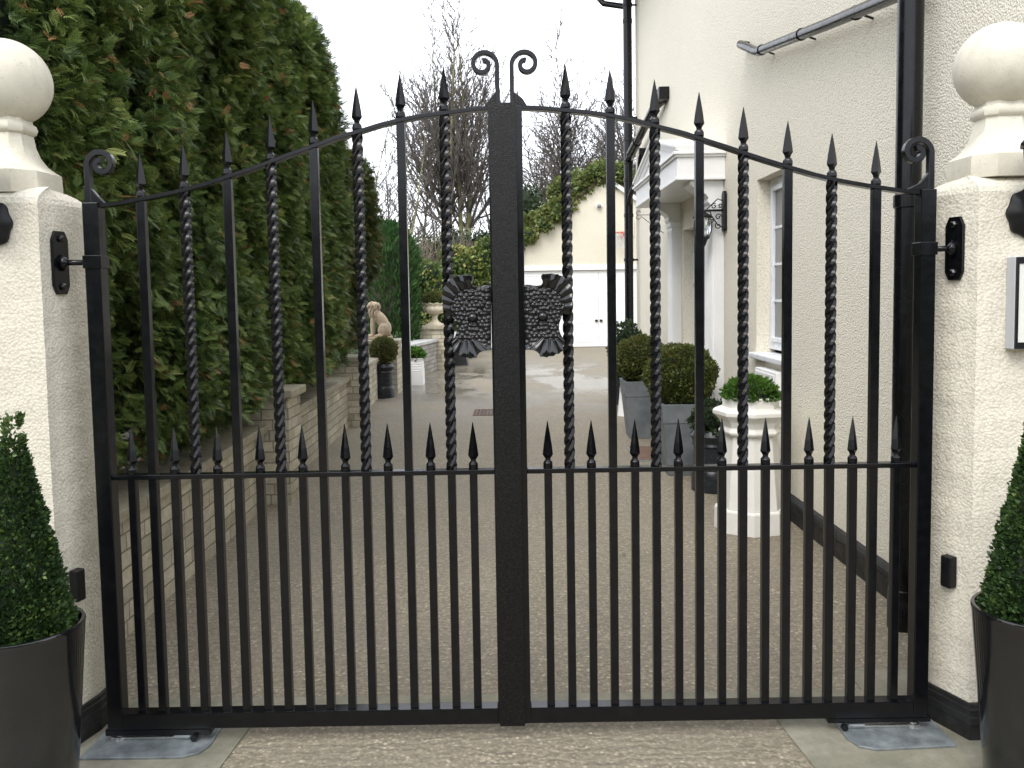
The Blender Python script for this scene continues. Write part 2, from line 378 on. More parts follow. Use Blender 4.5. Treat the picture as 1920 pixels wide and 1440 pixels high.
def spray_template():
    """flat fern-like conifer spray made of thin lobes"""
    vs = []; fs = []
    def lobe(x, y, ang, l_, w_, z=0.):
        c, s_ = math.cos(ang), math.sin(ang); o = len(vs)
        for (lx, ly) in ((0, 0), (w_, l_*.45), (0, l_), (-w_, l_*.45)):
            vs.append((x+lx*c+ly*s_, y-lx*s_+ly*c, z-ly*ly*.35))
        fs.append((o, o+1, o+2, o+3))
    lobe(0, 0, 0, 1., .040)
    for i, y in enumerate((.10, .26, .42, .58, .74)):
        l_ = .54*(1-y*.66)
        for s_ in (-1, 1): lobe(0, y+.03*(s_ > 0), s_*.62, l_, .046, -y*y*.25)
    return vs, fs
SPR = spray_template()
LEAF = ([(0, 0, 0), (.34, .45, .10), (0, 1, -.04), (-.34, .45, .10)], [(0, 1, 2, 3)])
IVY = ([(0, 0, 0), (.55, .35, .1), (.28, .75, .04), (0, 1.05, -.08), (-.28, .75, .04), (-.55, .35, .1)], [(0, 1, 2, 3, 4, 5)])
def vnoise(P, seed, f):
    seed = abs(int(seed))
    """cheap smooth pseudo noise from sines"""
    r_ = np.random.default_rng(seed); o = np.zeros(len(P))
    for i in range(6):
        k = r_.normal(size=3)*f*(1+.5*i); o += np.sin(P@k+r_.uniform(0, 6.28))/(1+.5*i)
    return o/2.6
def sphere_pts(n): p = rng.normal(size=(n, 3)); return p/np.linalg.norm(p, axis=1)[:, None]
def ball_foliage(name, mat, c, r, n, size, parent, rough=.08, tint0=(.5, .22), tmpl=LEAF, seed=1, up=.25, inner='dark'):
    r = np.array(r if isinstance(r, tuple) else (r, r, r)); d = sphere_pts(n)
    rad = 1+rough*vnoise(d*3, seed, 1.6)+rng.uniform(-.13, .03, n)
    P = np.array(c)+d*r*rad[:, None]; nr = d+rng.normal(size=(n, 3))*.65+np.array([0, 0, up])
    t = np.clip(rng.normal(tint0[0], tint0[1], n)+.15*vnoise(P, seed+3, 9/np.mean(r)*.3), 0, 1)
    o = leaf_mesh(name, mat, *tmpl, P, nr, size*rng.uniform(.7, 1.3, n), t, parent)
    return o
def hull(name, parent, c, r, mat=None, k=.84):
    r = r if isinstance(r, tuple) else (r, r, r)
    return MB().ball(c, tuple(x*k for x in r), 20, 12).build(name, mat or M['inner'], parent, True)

def seg_mesh(name, mat, segs, parent, n=3):
    A = np.array([s_[0] for s_ in segs]); B = np.array([s_[1] for s_ in segs]); R0 = np.array([s_[2] for s_ in segs]); R1 = np.array([s_[3] for s_ in segs])
    t = B-A; t /= (np.linalg.norm(t, axis=1)[:, None]+1e-9); h = np.where(np.abs(t[:, 2:3]) < .9, np.array([[0, 0, 1.]]), np.array([[1., 0, 0]]))
    u = np.cross(t, h); u /= np.linalg.norm(u, axis=1)[:, None]; v = np.cross(t, u); m = len(A)
    an = 2*PI*np.arange(n)/n
    ring = u[:, None]*np.cos(an)[None, :, None]+v[:, None]*np.sin(an)[None, :, None]
    V = np.concatenate([A[:, None]+ring*R0[:, None, None], B[:, None]+ring*R1[:, None, None]], 1).reshape(-1, 3)
    fi = np.array([(i, (i+1) % n, n+(i+1) % n, n+i) for i in range(n)]); FI = (fi[None]+(np.arange(m)*2*n)[:, None, None]).reshape(-1)
    me = bpy.data.meshes.new(name); me.vertices.add(len(V)); me.vertices.foreach_set('co', V.ravel().astype(np.float32))
    me.loops.add(len(FI)); me.loops.foreach_set('vertex_index', FI.astype(np.int32)); me.polygons.add(m*n)
    me.polygons.foreach_set('loop_start', (np.arange(m*n)*4).astype(np.int32)); me.polygons.foreach_set('loop_total', np.full(m*n, 4, np.int32))
    me.update(calc_edges=True); me.materials.append(mat); me.shade_smooth()
    o = bpy.data.objects.new(name, me); COL.objects.link(o)
    if parent is not None: o.parent = parent; o.location = -Vector(parent.location)
    return o

# ================================================================ SETTING
g_ = MB(); g_.add([(-250, -60, -.012), (250, -60, -.012), (250, 400, -.012), (-250, 400, -.012)], [(0, 1, 2, 3)])
struct(g_.build('ground', M['groundm']))
d_ = MB(); d_.add([(-3.2, -6, 0), (4, -6, 0), (4, 2.95, 0), (1.84, 2.95, 0), (1.84, 12.2, 0), (9, 12.2, 0), (9, 22.6, 0), (-2.4, 22.6, 0), (-1.3, 17.5, 0), (-2.2, 12.5, 0), (-1.95, 9.8, 0), (-1.75, 3.0, 0), (-3.2, 3.0, 0)], [tuple(range(13))])
struct(d_.build('driveway', M['drive']))
d_ = MB()
def sheet(poly, z): d_.add([(x, y, z) for x, y in poly], [tuple(range(len(poly)))])
sheet([(-1.75, 2.87), (-.93, 2.87), (-.944, 2.84), (1.0, 2.84), (1.0, 2.86), (1.8, 2.86), (1.8, 3.15), (1.29, 3.16), (1.285, 2.995), (-1.75, 3.01)], .004)
sheet([(-2.6, 2.0), (-.98, 2.0), (-.962, 2.45), (-.93, 2.87), (-2.6, 2.87)], .004)
sheet([(.95, 2.0), (3, 2.0), (3, 2.86), (1.0, 2.86), (1.0, 2.84), (.897, 2.84), (.93, 2.45)], .004)
struct(d_.build('concrete_apron', M['concrete']))
b_ = MB(); b_.add([(-9, 3.2, .02), (-1.95, 3.2, .02), (-2.1, 9.8, .02), (-2.1, 13.2, .02), (-1.75, 16.8, .02), (-1.2, 19.8, .02), (-1.0, 24, .02), (-9, 24, .02)], [tuple(range(8))])
struct(b_.build('garden_soil', M['soil']))

# unseen bank behind the camera, added so the gloss paint reflects something dark
m_ = MB(); pr_ = []
for i in range(41): pr_.append((-20+i, 3.3+.25*math.sin(i*1.7)+.2*math.sin(i*.6)))
m_.prism([(-20, -.01)]+pr_+[(20, -.01)], 'y', -9.5, -8.0); struct(m_.build('added_reflection_bank', M['groundm']))
# ================================================================ GATE
GY = 2.72; GS = GY/2.9
def gx(x): return x*GS
def gz(z): return CH+(z-CH)*GS
ARCH = [(0., 2.1445), (.05, 2.143), (.12, 2.139), (.20, 2.130), (.28, 2.122), (.36, 2.109), (.44, 2.092), (.515, 2.070), (.60, 2.048), (.67, 2.024), (.75, 1.998),
        (.825, 1.971), (.90, 1.946), (.98, 1.921), (1.05, 1.900), (1.125, 1.880), (1.20, 1.865), (1.28, 1.851), (1.36, 1.838), (1.44, 1.830)]
def arch(x):
    x = abs(x)
    for (a, za), (b, zb) in zip(ARCH, ARCH[1:]):
        if a <= x <= b: return za+(zb-za)*(x-a)/(b-a)
    return ARCH[-1][1]
MIDZ = gz(.873); BOT0, BOT1 = gz(-.043), gz(.015)
def spear(parent, x, z, h, w_):
    m = MB(); r = w_*.72
    m.lathe(x, GY, [(r*.60, 0), (r*.70, .002), (r*.74, .008), (r*.72, .018), (r*.64, .022), (r*.40, .028), (r*.46, .036)], 12, 0, True, z0=z)
    m.lathe(x, GY, [(r*.44, .034), (r*.80, .046), (r*.62, .046+(h-.046)*.30), (r*.34, .046+(h-.046)*.66), (r*.04, h)], 4, 0, True, z0=z)
    m.build('spearhead', M['iron'], parent)
def scroll_pts(x0, z0, zt, R, sgn):
    """vertical stem then spiral turning towards sgn"""
    pts = [(x0, z0), (x0, (z0+zt)/2), (x0, zt)]; cx = x0+sgn*R
    tot = math.radians(455); n = 44
    for i in range(1, n+1):
        t = i/n; a = tot*t; r = R*(1-.74*t**.95)
        # keep spiral centred drifting toward its eye
        cxx = cx+sgn*R*.02*t; pts.append((cxx-sgn*r*math.cos(a), zt+r*math.sin(a)))
    return pts
def hammer_plate(parent, sgn):
    """cast lock plate: traced outline, hammered field with a boss, fluted flared corners"""
    ol = np.array([(725, 335), (690, 328), (650, 330), (605, 342), (560, 345), (528, 338), (508, 318), (508, 292), (521, 265), (522, 235), (505, 212), (478, 216), (440, 213), (400, 212), (365, 222), (340, 220), (310, 240), (285, 244), (262, 262),
          (245, 290), (222, 305), (213, 330), (193, 352), (192, 385), (179, 415), (184, 450), (176, 490), (182, 520), (179, 555), (186, 590), (186, 620), (200, 655), (225, 680), (255, 676), (285, 662), (300, 690), (318, 735), (335, 780),
          (340, 830), (330, 880), (310, 925), (288, 955), (284, 1000), (300, 1035), (303, 1080), (335, 1100), (350, 1118), (385, 1118), (415, 1140), (460, 1140), (490, 1152), (530, 1140), (560, 1145), (575, 1110), (600, 1082), (640, 1064), (690, 1060), (725, 1060)], float)
    yb = GY-.034; st = 2.2*2
    gxs = np.arange(172, 729, st); gys = np.arange(208, 1156, st); X, Y_ = np.meshgrid(gxs, gys); nx_, ny_ = len(gxs), len(gys)
    P = np.stack([X.ravel(), Y_.ravel()], 1)
    A_ = ol; B_ = np.roll(ol, -1, 0); ins = np.zeros(len(P), bool); dist = np.full(len(P), 1e9); near = P.copy()
    for a, b in zip(A_, B_):
        c1 = (a[1] > P[:, 1]) != (b[1] > P[:, 1])
        with np.errstate(divide='ignore', invalid='ignore'): xx = (b[0]-a[0])*(P[:, 1]-a[1])/(b[1]-a[1])+a[0]
        ins ^= c1 & (P[:, 0] < xx)
        ab = b-a; t = np.clip(((P-a)@ab)/(ab@ab), 0, 1); q = a+t[:, None]*ab; d = np.hypot(*(P-q).T)
        m_ = d < dist; dist[m_] = d[m_]; near[m_] = q[m_]
    keep = ins | (dist < st*.75)
    snap = (~ins) & keep; P2 = P.copy(); P2[snap] = near[snap]
    D1 = P2-np.array([500., 590.]); r1 = np.hypot(D1[:, 0], D1[:, 1]); a1 = np.degrees(np.arctan2(-D1[:, 1], -D1[:, 0]))
    D2 = P2-np.array([440., 840.]); r2 = np.hypot(D2[:, 0], D2[:, 1]); a2 = np.degrees(np.arctan2(D2[:, 1], -D2[:, 0]))
    ss = lambda x, a, b: (lambda t: t*t*(3-2*t))(np.clip((x-a)/(b-a), 0, 1))
    fan1 = ss(a1, -14, -4)*ss(-a1, -112, -96)*ss(r1, 205, 235)
    fan2 = ss(a2, 28, 42)*ss(-a2, -150, -135)*ss(r2, 105, 135)
    h = np.zeros(len(P2))
    h += fan1*(.004+.010*ss(r1, 205, 330)+.0062*np.abs(np.cos(np.radians(a1*180/17./1.)))**1.0)
    h += fan2*(.003+.008*ss(r2, 105, 280)+.0060*np.abs(np.cos(np.radians(a2*180/21.))))
    fld = np.clip(1-fan1*1.6-fan2*1.6, 0, 1)
    r_ = np.random.default_rng(5); bm_ = []
    yy = 350
    k = 0
    while yy < 1060:
        for xx in np.arange(300+(k % 2)*25, 725, 50): bm_.append((xx+r_.uniform(-13, 13), yy+r_.uniform(-14, 14)))
        yy += 44; k += 1
    best = np.full(len(P2), 1e9)
    for q in bm_: best = np.minimum(best, (P2[:, 0]-q[0])**2+(P2[:, 1]-q[1])**2)
    rb = np.hypot(P2[:, 0]-520, P2[:, 1]-690)
    h += fld*.0048*np.clip(1-best/24.**2, 0, 1)*(rb > 62)
    h += .020*np.sqrt(np.clip(1-(rb/58)**2, 0, 1))
    rc = np.hypot(P2[:, 0]-545, (P2[:, 1]-600)*1.0); h += .0026*np.exp(-((rc-128)/9.)**2)*(P2[:, 1] < 640)*fld
    h += .005*fld*ss(dist*ins, 0, 60)
    h *= np.where(snap, 0.4, 1)
    pl = [PYd(800+a/6., 480+b/6., yb) for a, b in P2]
    if sgn > 0:
        xr = PYd(725/6.+800, 600, yb)[0]; pr = PYd(1100/6.+800, 600, yb)[0]; pl = [(pr+(xr-x)*1.0, z) for x, z in pl]
    idx = -np.ones(len(P2), int); idx[keep] = np.arange(keep.sum()); vs = [(pl[i][0], yb-.003-h[i], pl[i][1]) for i in range(len(P2)) if keep[i]]
    nv = len(vs); vs += [(x, yb+.001, z) for x, y, z in vs]; fs = []; ed = {}
    ii = idx.reshape(ny_, nx_)
    for j in range(ny_-1):
        for i in range(nx_-1):
            q = [ii[j, i], ii[j, i+1], ii[j+1, i+1], ii[j+1, i]]
            c_ = (j*nx_+i, j*nx_+i+1, (j+1)*nx_+i+1, (j+1)*nx_+i)
            if min(q) < 0 or not any(ins[k_] for k_ in c_): continue
            fs.append(tuple(q))
            for u in range(4): e = (q[u], q[(u+1) % 4]); ed[e] = 1
    top = list(fs); fs += [tuple(v+nv for v in f[::-1]) for f in top]
    for (a, b) in ed:
        if (b, a) not in ed: fs.append((b, a, a+nv, b+nv))
    MB().add(vs, fs).build('lock_plate', M['iron_gloss'], parent, True)

def twisted(parent, x, z0, z1, w_, ph):
    m = MB(); n = int((z1-z0)/.0045); vs = []; fs = []
    prof = []
    for q in range(4):
        a = PI/4+q*PI/2; prof += [(w_*.5*math.sqrt(2)*.93, a-.13), (w_*.5*math.sqrt(2)*.93, a+.13), (w_*.44, a+PI/4)]
    for k in range(n+1):
        z = z0+(z1-z0)*k/n; e = min(1, (z-z0)/.03, (z1-z)/.03); a0 = ph+2*PI*(z-z0)/.150
        for (r, a) in prof: vs.append((x+r*math.cos(a+a0), GY+r*math.sin(a+a0), z))
    K = len(prof)
    for k in range(n):
        for i in range(K): j = (i+1) % K; fs.append((k*K+i, k*K+j, (k+1)*K+j, (k+1)*K+i))
    fs.append(tuple(range(K-1, -1, -1))); fs.append(tuple(n*K+i for i in range(K)))
    m.add(vs, fs).build('twisted_bar', M['iron'], parent, 'auto')

def leaf(side):
    L_ = side < 0
    root = empty('gate_leaf', (gx(-1.45 if L_ else 1.45), GY, BOT0),
        'left black iron driveway gate leaf whose edge carries the wide hammered cover strip' if L_ else
        'right black iron driveway gate leaf hung beside the house downpipe', 'gate', 'pair of black iron driveway gate leaves')
    xo, xi = (gx(-1.474), gx(-1.419)) if L_ else (gx(1.420), gx(1.472))
    MB().box(xo, xi, GY-.025, GY+.025, BOT0, gz(1.836)).build('hinge_stile', M['iron'], root, bevel=.003)
    if L_: m0, m1 = gx(-.070), gx(-.022)
    else: m0, m1 = gx(.004), gx(.047)
    MB().box(m0, m1, GY-.025, GY+.025, BOT0, gz(2.142)).build('meeting_stile', M['iron'], root, bevel=.003)
    if L_: MB().box(gx(-.064), gx(.026), GY-.033, GY-.0265, BOT0-.004, gz(2.150)).build('cover_strip', M['hammered'], root, bevel=.0015)
    a, b = (xi, m0) if L_ else (m1, xi-(gx(1.472)-gx(1.42)))
    if not L_: a, b = m1, xo
    MB().box(a, b, GY-.024, GY+.024, BOT0, BOT1).build('bottom_rail', M['iron'], root, bevel=.003)
    MB().box(a, b, GY-.0175, GY+.0175, MIDZ-.009, MIDZ+.007).build('middle_rail', M['iron'], root, bevel=.002)
    xs = np.linspace(a-(.004 if L_ else 0), b+(0 if L_ else .004), 60)
    MB().ribbon([(x, gz(arch(x/GS))-.006) for x in xs], GY, .013, .035).build('arched_top_rail', M['iron'], root, 'auto')
    longs = [-1.279+.1512*i for i in range(8)] if L_ else [.198+.1535*i for i in range(8)]
    shorts = [-1.353+.1512*i for i in range(9)] if L_ else [.121+.1543*i for i in range(9)]
    tw = [1, 3, 5, 7] if L_ else [0, 2, 4, 6]
    for i, x in enumerate(longs):
        X = gx(x); zt = gz(arch(x))-.006
        if i in tw:
            MB().box(X-.0135, X+.0135, GY-.0135, GY+.0135, BOT1-.001, MIDZ-.008).build('plain_bar', M['iron'], root, bevel=.0025)
            twisted(root, X, MIDZ+.006, zt-.004, .0275, random.random()*6)
        else:
            MB().box(X-.0135, X+.0135, GY-.0135, GY+.0135, BOT1-.001, zt-.003).build('plain_bar', M['iron'], root, bevel=.0025)
        spear(root, X, zt+.004, .146, .030)
    for x in shorts:
        X = gx(x)
        MB().box(X-.013, X+.013, GY-.013, GY+.013, BOT1-.001, MIDZ-.008).build('plain_bar', M['iron'], root, bevel=.0025)
        spear(root, X, MIDZ+.006, .158, .030)
    # scrolls
    if L_:
        MB().ribbon(scroll_pts(gx(-1.458), gz(1.82), gz(1.968), .045, 1), GY, .019, .024).build('scroll', M['iron'], root, 'auto')
        MB().ribbon(scroll_pts(gx(-.036), gz(2.13), gz(2.285), .045, -1), GY, .014, .022).build('scroll', M['iron'], root, 'auto')
        MB().prism([(gx(-1.474), gz(1.832)), (gx(-1.40), gz(1.832)), (gx(-1.425), gz(1.858)), (gx(-1.447), gz(1.885)), (gx(-1.474), gz(1.895))], 'y', GY-.0095, GY+.0095).build('gusset', M['iron'], root, bevel=.003)
        MB().prism([(gx(-.027), gz(2.142)), (gx(-.085), gz(2.142)), (gx(-.066), gz(2.166)), (gx(-.046), gz(2.19)), (gx(-.027), gz(2.20))], 'y', GY-.0095, GY+.0095).build('gusset', M['hammered'], root, bevel=.003)
    else:
        MB().ribbon(scroll_pts(gx(1.460), gz(1.82), gz(1.965), .047, -1), GY, .019, .024).build('scroll', M['iron'], root, 'auto')
        MB().ribbon(scroll_pts(gx(.014), gz(2.13), gz(2.285), .045, 1), GY, .014, .022).build('scroll', M['iron'], root, 'auto')
        MB().prism([(gx(1.472), gz(1.832)), (gx(1.37), gz(1.834)), (gx(1.42), gz(1.858)), (gx(1.44), gz(1.88)), (gx(1.455), gz(1.90)), (gx(1.472), gz(1.90))], 'y', GY-.0095, GY+.0095).build('gusset', M['iron'], root, bevel=.003)
        MB().prism([(gx(.008), gz(2.142)), (gx(.066), gz(2.142)), (gx(.052), gz(2.166)), (gx(.034), gz(2.182)), (gx(.008), gz(2.20))], 'y', GY-.0095, GY+.0095).build('gusset', M['hammered'], root, bevel=.003)
    hammer_plate(root, side)
    # strap under the leaf that the motor arm drives
    if L_: MB().box(gx(-1.485), gx(-1.105), GY-.022, GY+.03, BOT0-.023, BOT0-.001).build('drive_channel', M['iron'], root, bevel=.003)
    else: MB().box(gx(1.115), gx(1.485), GY-.022, GY+.03, BOT0-.018, BOT0-.001).build('drive_channel', M['iron'], root, bevel=.003)
    # clamp round the stile for the hinge
    zc = gz(1.631)
    MB().box(xo-.004, xi+.004, GY-.030, GY+.030, zc-.020, zc+.022).build('hinge_clamp', M['iron'], root, bevel=.002)
leaf(-1); leaf(1)

# ---------------------------------------------------------------- pillars, finials, hinges
def pillar(side):
    L_ = side < 0
    xi = -1.462 if L_ else 1.430; xo = -1.855 if L_ else 1.818; yf, yb = 2.645, 2.90; c = .150; cxx = .035 if L_ else .058
    nm = 'left' if L_ else 'right'
    root = empty('gate_pillar', ((xi+xo)/2, 2.9, 0), 'square rendered cream pillar on the hedge side of the gates' if L_ else 'square rendered cream pillar carrying the intercom box', 'pillar', 'cream rendered gate pillars')
    sg = -1 if L_ else 1
    def poly(g_, cc):   # grown outline
        return [(xi-sg*g_, yb+g_), (xi-sg*g_, yf+cc), (xi+sg*cxx, yf-g_), (xo-sg*.05, yf-g_), (xo+sg*g_, yf+.05), (xo+sg*g_, yb+g_)]
    m = MB(); H = 1.812 if L_ else 1.800; tops = [(0., 0, c), (H, 0, c), (1.825, -.012, c), (1.862, -.085, .06), (1.885, -.10, .06)]
    # body with many rings so the render can be slightly uneven
    rings = []; zs = list(np.linspace(0, H, 60))+[H+.018, H+.034, H+.047, H+.058]
    gr = [0]*60+[-.008, -.026, -.048, -.075]
    P0 = poly(0, c)
    def resample(pl, n_=13):
        o = []
        for i in range(len(pl)):
            a, b = Vector(pl[i]), Vector(pl[(i+1) % len(pl)])
            for j in range(n_): o.append(tuple(a.lerp(b, j/n_)))
        return o
    vs = []; K = None
    for z, gg in zip(zs, gr):
        ring = resample(poly(gg, c+gg*.1)); K = len(ring)
        cx_ = (xi+xo)/2; cy_ = (yf+yb)/2
        for (x, y) in ring:
            q = np.array([[x, y, z]]); dd = .0022*float(vnoise(q, 4, 28)[0])+.002*float(vnoise(q, 9, 7)[0])
            vx, vy = x-cx_, y-cy_; l_ = math.hypot(vx, vy); vs.append((x+vx/l_*dd, y+vy/l_*dd, z))
    fs = []
    for k in range(len(zs)-1):
        for i in range(K): j = (i+1) % K; fs.append((k*K+i, k*K+j, (k+1)*K+j, (k+1)*K+i))
    fs.append(tuple((len(zs)-1)*K+i for i in range(K)))
    m.add(vs, fs).build('shaft', M['pillar_render'], root)
    pp = poly(.010, c)
    MB().prism(pp, 'z', -.01, .128).prism(poly(.015, c), 'z', .055, .085).prism(poly(.0145, c), 'z', .100, .112).build('plinth', M['bitumen'], root, bevel=.004)
    # finial: cast stone ball on a moulded neck, its own thing
    fx, fy = (-1.662, 2.79) if L_ else (1.630, 2.79)
    fr = empty('ball_finial', (fx, fy, 1.86), 'pale stone ball finial on top of the pillar nearest the hedge' if L_ else 'pale stone ball finial on top of the pillar with the intercom', 'finial', 'stone ball finials')
    def R8(prof, n=8): return MB().lathe(fx, fy, prof, n, PI/8, True)
    k = 1/math.cos(PI/8)
    prof = [(.128, 1.850), (.132, 1.872), (.130, 1.922), (.114, 1.934), (.096, 1.950), (.079, 1.978), (.068, 2.012), (.063, 2.050), (.071, 2.056), (.075, 2.070), (.071, 2.084), (.063, 2.090), (.061, 2.115)]
    # square-ish octagon: chamfered square sections
    vs = []; fs = []; NN = 8
    for r, z in prof:
        ch = r*.42
        for (x, y) in ((-r+ch, -r), (r-ch, -r), (r, -r+ch), (r, r-ch), (r-ch, r), (-r+ch, r), (-r, r-ch), (-r, -r+ch)): vs.append((fx+x, fy+y, z))
    for q in range(len(prof)-1):
        for i in range(8): j = (i+1) % 8; fs.append((q*8+i, q*8+j, (q+1)*8+j, (q+1)*8+i))
    fs += [tuple(range(7, -1, -1)), tuple((len(prof)-1)*8+i for i in range(8))]
    MB().add(vs, fs).build('pedestal', M['finial'], fr, 'auto')
    MB().ball((fx, fy, 2.222), .140, 64, 40).build('ball', M['finial'], fr, True)
    # hinge bracket on the chamfer
    zc = gz(1.631); ang = math.radians(45)
    cxm, cym = xi+sg*cxx*.5, yf+c*.5
    hb = empty('hinge_bracket', (cxm, cym, zc), 'black hinge plate bolted to the hedge side pillar' if L_ else 'black hinge plate bolted to the pillar beside the downpipe', 'hinge', 'black gate hinges')
    tdir = Vector((sg*cxx, -c, 0)).normalized(); ndir = Vector((-sg*c, -cxx, 0)).normalized()
    hh, hw = .103, .034
    ol = [(-hw*.6, -hh), (hw*.6, -hh), (hw, -hh+.028), (hw, hh-.028), (hw*.6, hh), (-hw*.6, hh), (-hw, hh-.028), (-hw, -hh+.028)]
    vs = []
    for off in (.001, .011):
        for a, b in ol: p = Vector((cxm, cym, zc))+tdir*a+ndir*off+Vector((0, 0, b)); vs.append(tuple(p))
    MB().add(vs, [tuple(range(7, -1, -1)), tuple(range(8, 16))]+[(i, (i+1) % 8, 8+(i+1) % 8, 8+i) for i in range(8)]).build('wall_plate', M['iron'], hb, bevel=.002)
    for dz in (-.078, .078):
        p = Vector((cxm, cym, zc+dz)); MB().tube([p+ndir*.010, p+ndir*.017, p+ndir*.022], [.013, .012, .007], 6).build('bolt_head', M['iron'], hb)
    p = Vector((cxm, cym, zc)); e = Vector((gx(-1.478) if L_ else gx(1.476), GY-.004, zc))
    MB().tube([p+ndir*.008, p+(e-p)*.5, e], .0095, 10).build('pivot_rod', M['iron'], hb, True)
    MB().tube([p+ndir*.010+Vector((0, 0, -.022)), p+ndir*.024, p+ndir*.010+Vector((0, 0, .022))], [.010, .017, .010], 8).build('eye', M['iron'], hb, True)
    # photocell
    zp = gz(.487); px_ = (xi+sg*cxx*.55, yf+c*.45)
    if True:
        pc = MB(); a_ = Vector((px_[0], px_[1], zp)); w2, h2, t2 = .020, .053, .032
        vs = []
        for off in (.0, t2):
            for a, b in ((-w2, -h2), (w2, -h2), (w2, h2), (-w2, h2)): vs.append(tuple(a_+tdir*a+ndir*off+Vector((0, 0, b))))
        pc.add(vs, [(3, 2, 1, 0), (4, 5, 6, 7), (0, 1, 5, 4), (1, 2, 6, 5), (2, 3, 7, 6), (3, 0, 4, 7)])
        o = pc.build('photocell', M['flatblack'], None, bevel=.006, seg=3, origin=tuple(a_))
        tag(o, 'small black safety sensor low on the hedge side pillar' if L_ else 'small black safety sensor low on the pillar beside the right topiary', 'gate sensor', 'black gate safety sensors')
    # underground motor cover with its arm
    x0, x1 = (-1.43, -1.03) if L_ else (1.09, 1.425)
    mr = empty('gate_motor', ((x0+x1)/2, 2.7, .004), 'steel cover plate and pivot of the gate motor under the left leaf' if L_ else 'steel cover plate and pivot of the gate motor under the right leaf', 'gate motor', 'underground gate motors')
    if L_: pl = [(x0, 2.60), (x1-.07, 2.60), (x1-.02, 2.625), (x1, 2.67), (x1, 2.87), (x0, 2.87)]
    else: pl = [(x1, 2.595), (x0+.07, 2.58), (x0+.02, 2.60), (x0, 2.65), (x0, 2.87), (x1, 2.87)]
    MB().prism(pl, 'z', .0045, .012).build('cover_plate', M['steel'], mr, bevel=.002)
    px1 = gx(-1.44) if L_ else gx(1.43); px2 = gx(-1.21) if L_ else gx(1.22)
    m = MB(); m.lathe(px1, GY+.0, [(.020, .012), (.020, .022), (.014, .024), (.014, BOT0-.024)], 16); m.build('pivot', M['bolt'], mr, 'auto')
    m = MB(); m.box(min(px1, px2)-.03, max(px1, px2)+.02, GY-.012, GY+.02, .0125, .021); m.build('drive_arm', M['bolt'], mr, bevel=.002)
    m = MB(); m.box(px2-.028, px2+.028, GY-.022, GY+.02, .0215, BOT0-.0235); m.build('stop_block', M['steel'], mr, bevel=.003)
    m = MB(); m.tube([(px2-sg*.045, GY-.02, .024), (px2-sg*.045, GY-.034, .024)], .011, 12); m.build('release_knob', M['flatblack'], mr)
pillar(-1); pillar(1)

# coach lanterns on the pillar fronts
def coach_lantern(x, yw, z, label):
    r = empty('coach_lantern', (x, yw, z), label, 'wall lantern', 'coach lanterns on the gate pillars')
    # scalloped backplate
    vs = []; n = 40
    for t, yy in ((1., -.002), (1., -.012), (.72, -.022), (.35, -.034)):
        for i in range(n): a = 2*PI*i/n; q = .072*t*(1+.05*math.cos(8*a)); vs.append((x+q*math.cos(a)*.92, yw+yy, z+q*math.sin(a)*1.08))
    fs = [tuple(range(n))]+[(k*n+i, k*n+(i+1) % n, (k+1)*n+(i+1) % n, (k+1)*n+i) for k in range(3) for i in range(n)]+[tuple(3*n+i for i in range(n))]
    MB().add(vs, fs).build('backplate', M['flatblack'], r, 'auto')
    yl = yw-.10; MB().tube([(x, yw-.03, z), (x, yw-.05, z-.025), (x, yw-.085, z-.02), (x, yl, z+.03)], .009, 8).build('arm', M['flatblack'], r, True)
    zb = z+.045
    MB().lathe(x, yl, [(.012, -.02), (.035, -.012), (.045, 0), (.045, .008)], 6, 0, z0=zb).build('base', M['flatblack'], r)
    b = MB()
    for i in range(6): a = i*PI/3; b.tube([(x+.043*math.cos(a), yl+.043*math.sin(a), zb+.006), (x+.066*math.cos(a), yl+.066*math.sin(a), zb+.09), (x+.072*math.cos(a), yl+.072*math.sin(a), zb+.15)], .0035, 6)
    b.build('glazing_frame', M['flatblack'], r)
    MB().lathe(x, yl, [(.041, .008), (.062, .09), (.068, .15)], 6, 0, z0=zb).build('glass_pane', M['lglass'], r)
    MB().lathe(x, yl, [(.084, .15), (.086, .157), (.060, .185), (.035, .205), (.030, .215), (.012, .225), (.008, .25), (.002, .262)], 6, 0, z0=zb).build('cap', M['flatblack'], r)
coach_lantern(-1.644, 2.645, 1.747, 'black coach lantern at the left picture edge on the hedge side pillar')
coach_lantern(1.641, 2.645, 1.728, 'black coach lantern above the intercom on the right pillar')
r = empty('intercom', (1.66, 2.645, 1.44), 'grey intercom box with black framed pale face on the right pillar', 'intercom')
IX, IW, IY = 1.580, .150, 2.600
MB().box(IX, IX+IW, IY, 2.644, 1.298, 1.590).build('housing', M['greybox'], r, bevel=.003)
b = MB(); x0_, x1_ = IX+.003, IX+IW-.003
b.box(x0_, x1_, IY-.008, IY-.0002, 1.568, 1.588); b.box(x0_, x1_, IY-.008, IY-.0002, 1.300, 1.320); b.box(x0_, x0_+.007, IY-.008, IY-.0002, 1.3203, 1.5677); b.box(x1_-.007, x1_, IY-.008, IY-.0002, 1.3203, 1.5677); b.build('bezel', M['flatblack'], r)
MB().box(x0_+.0075, x1_-.0075, IY-.005, IY-.0002, 1.3205, 1.5675).build('face_panel', M['panel'], r)
b = MB()
for i in range(4):
    for j in range(3): b.box(1.612+j*.034, 1.636+j*.034, IY-.008, IY-.0051, 1.35+i*.032, 1.37+i*.032)
b.build('keypad', M['greybox'], r, bevel=.001)

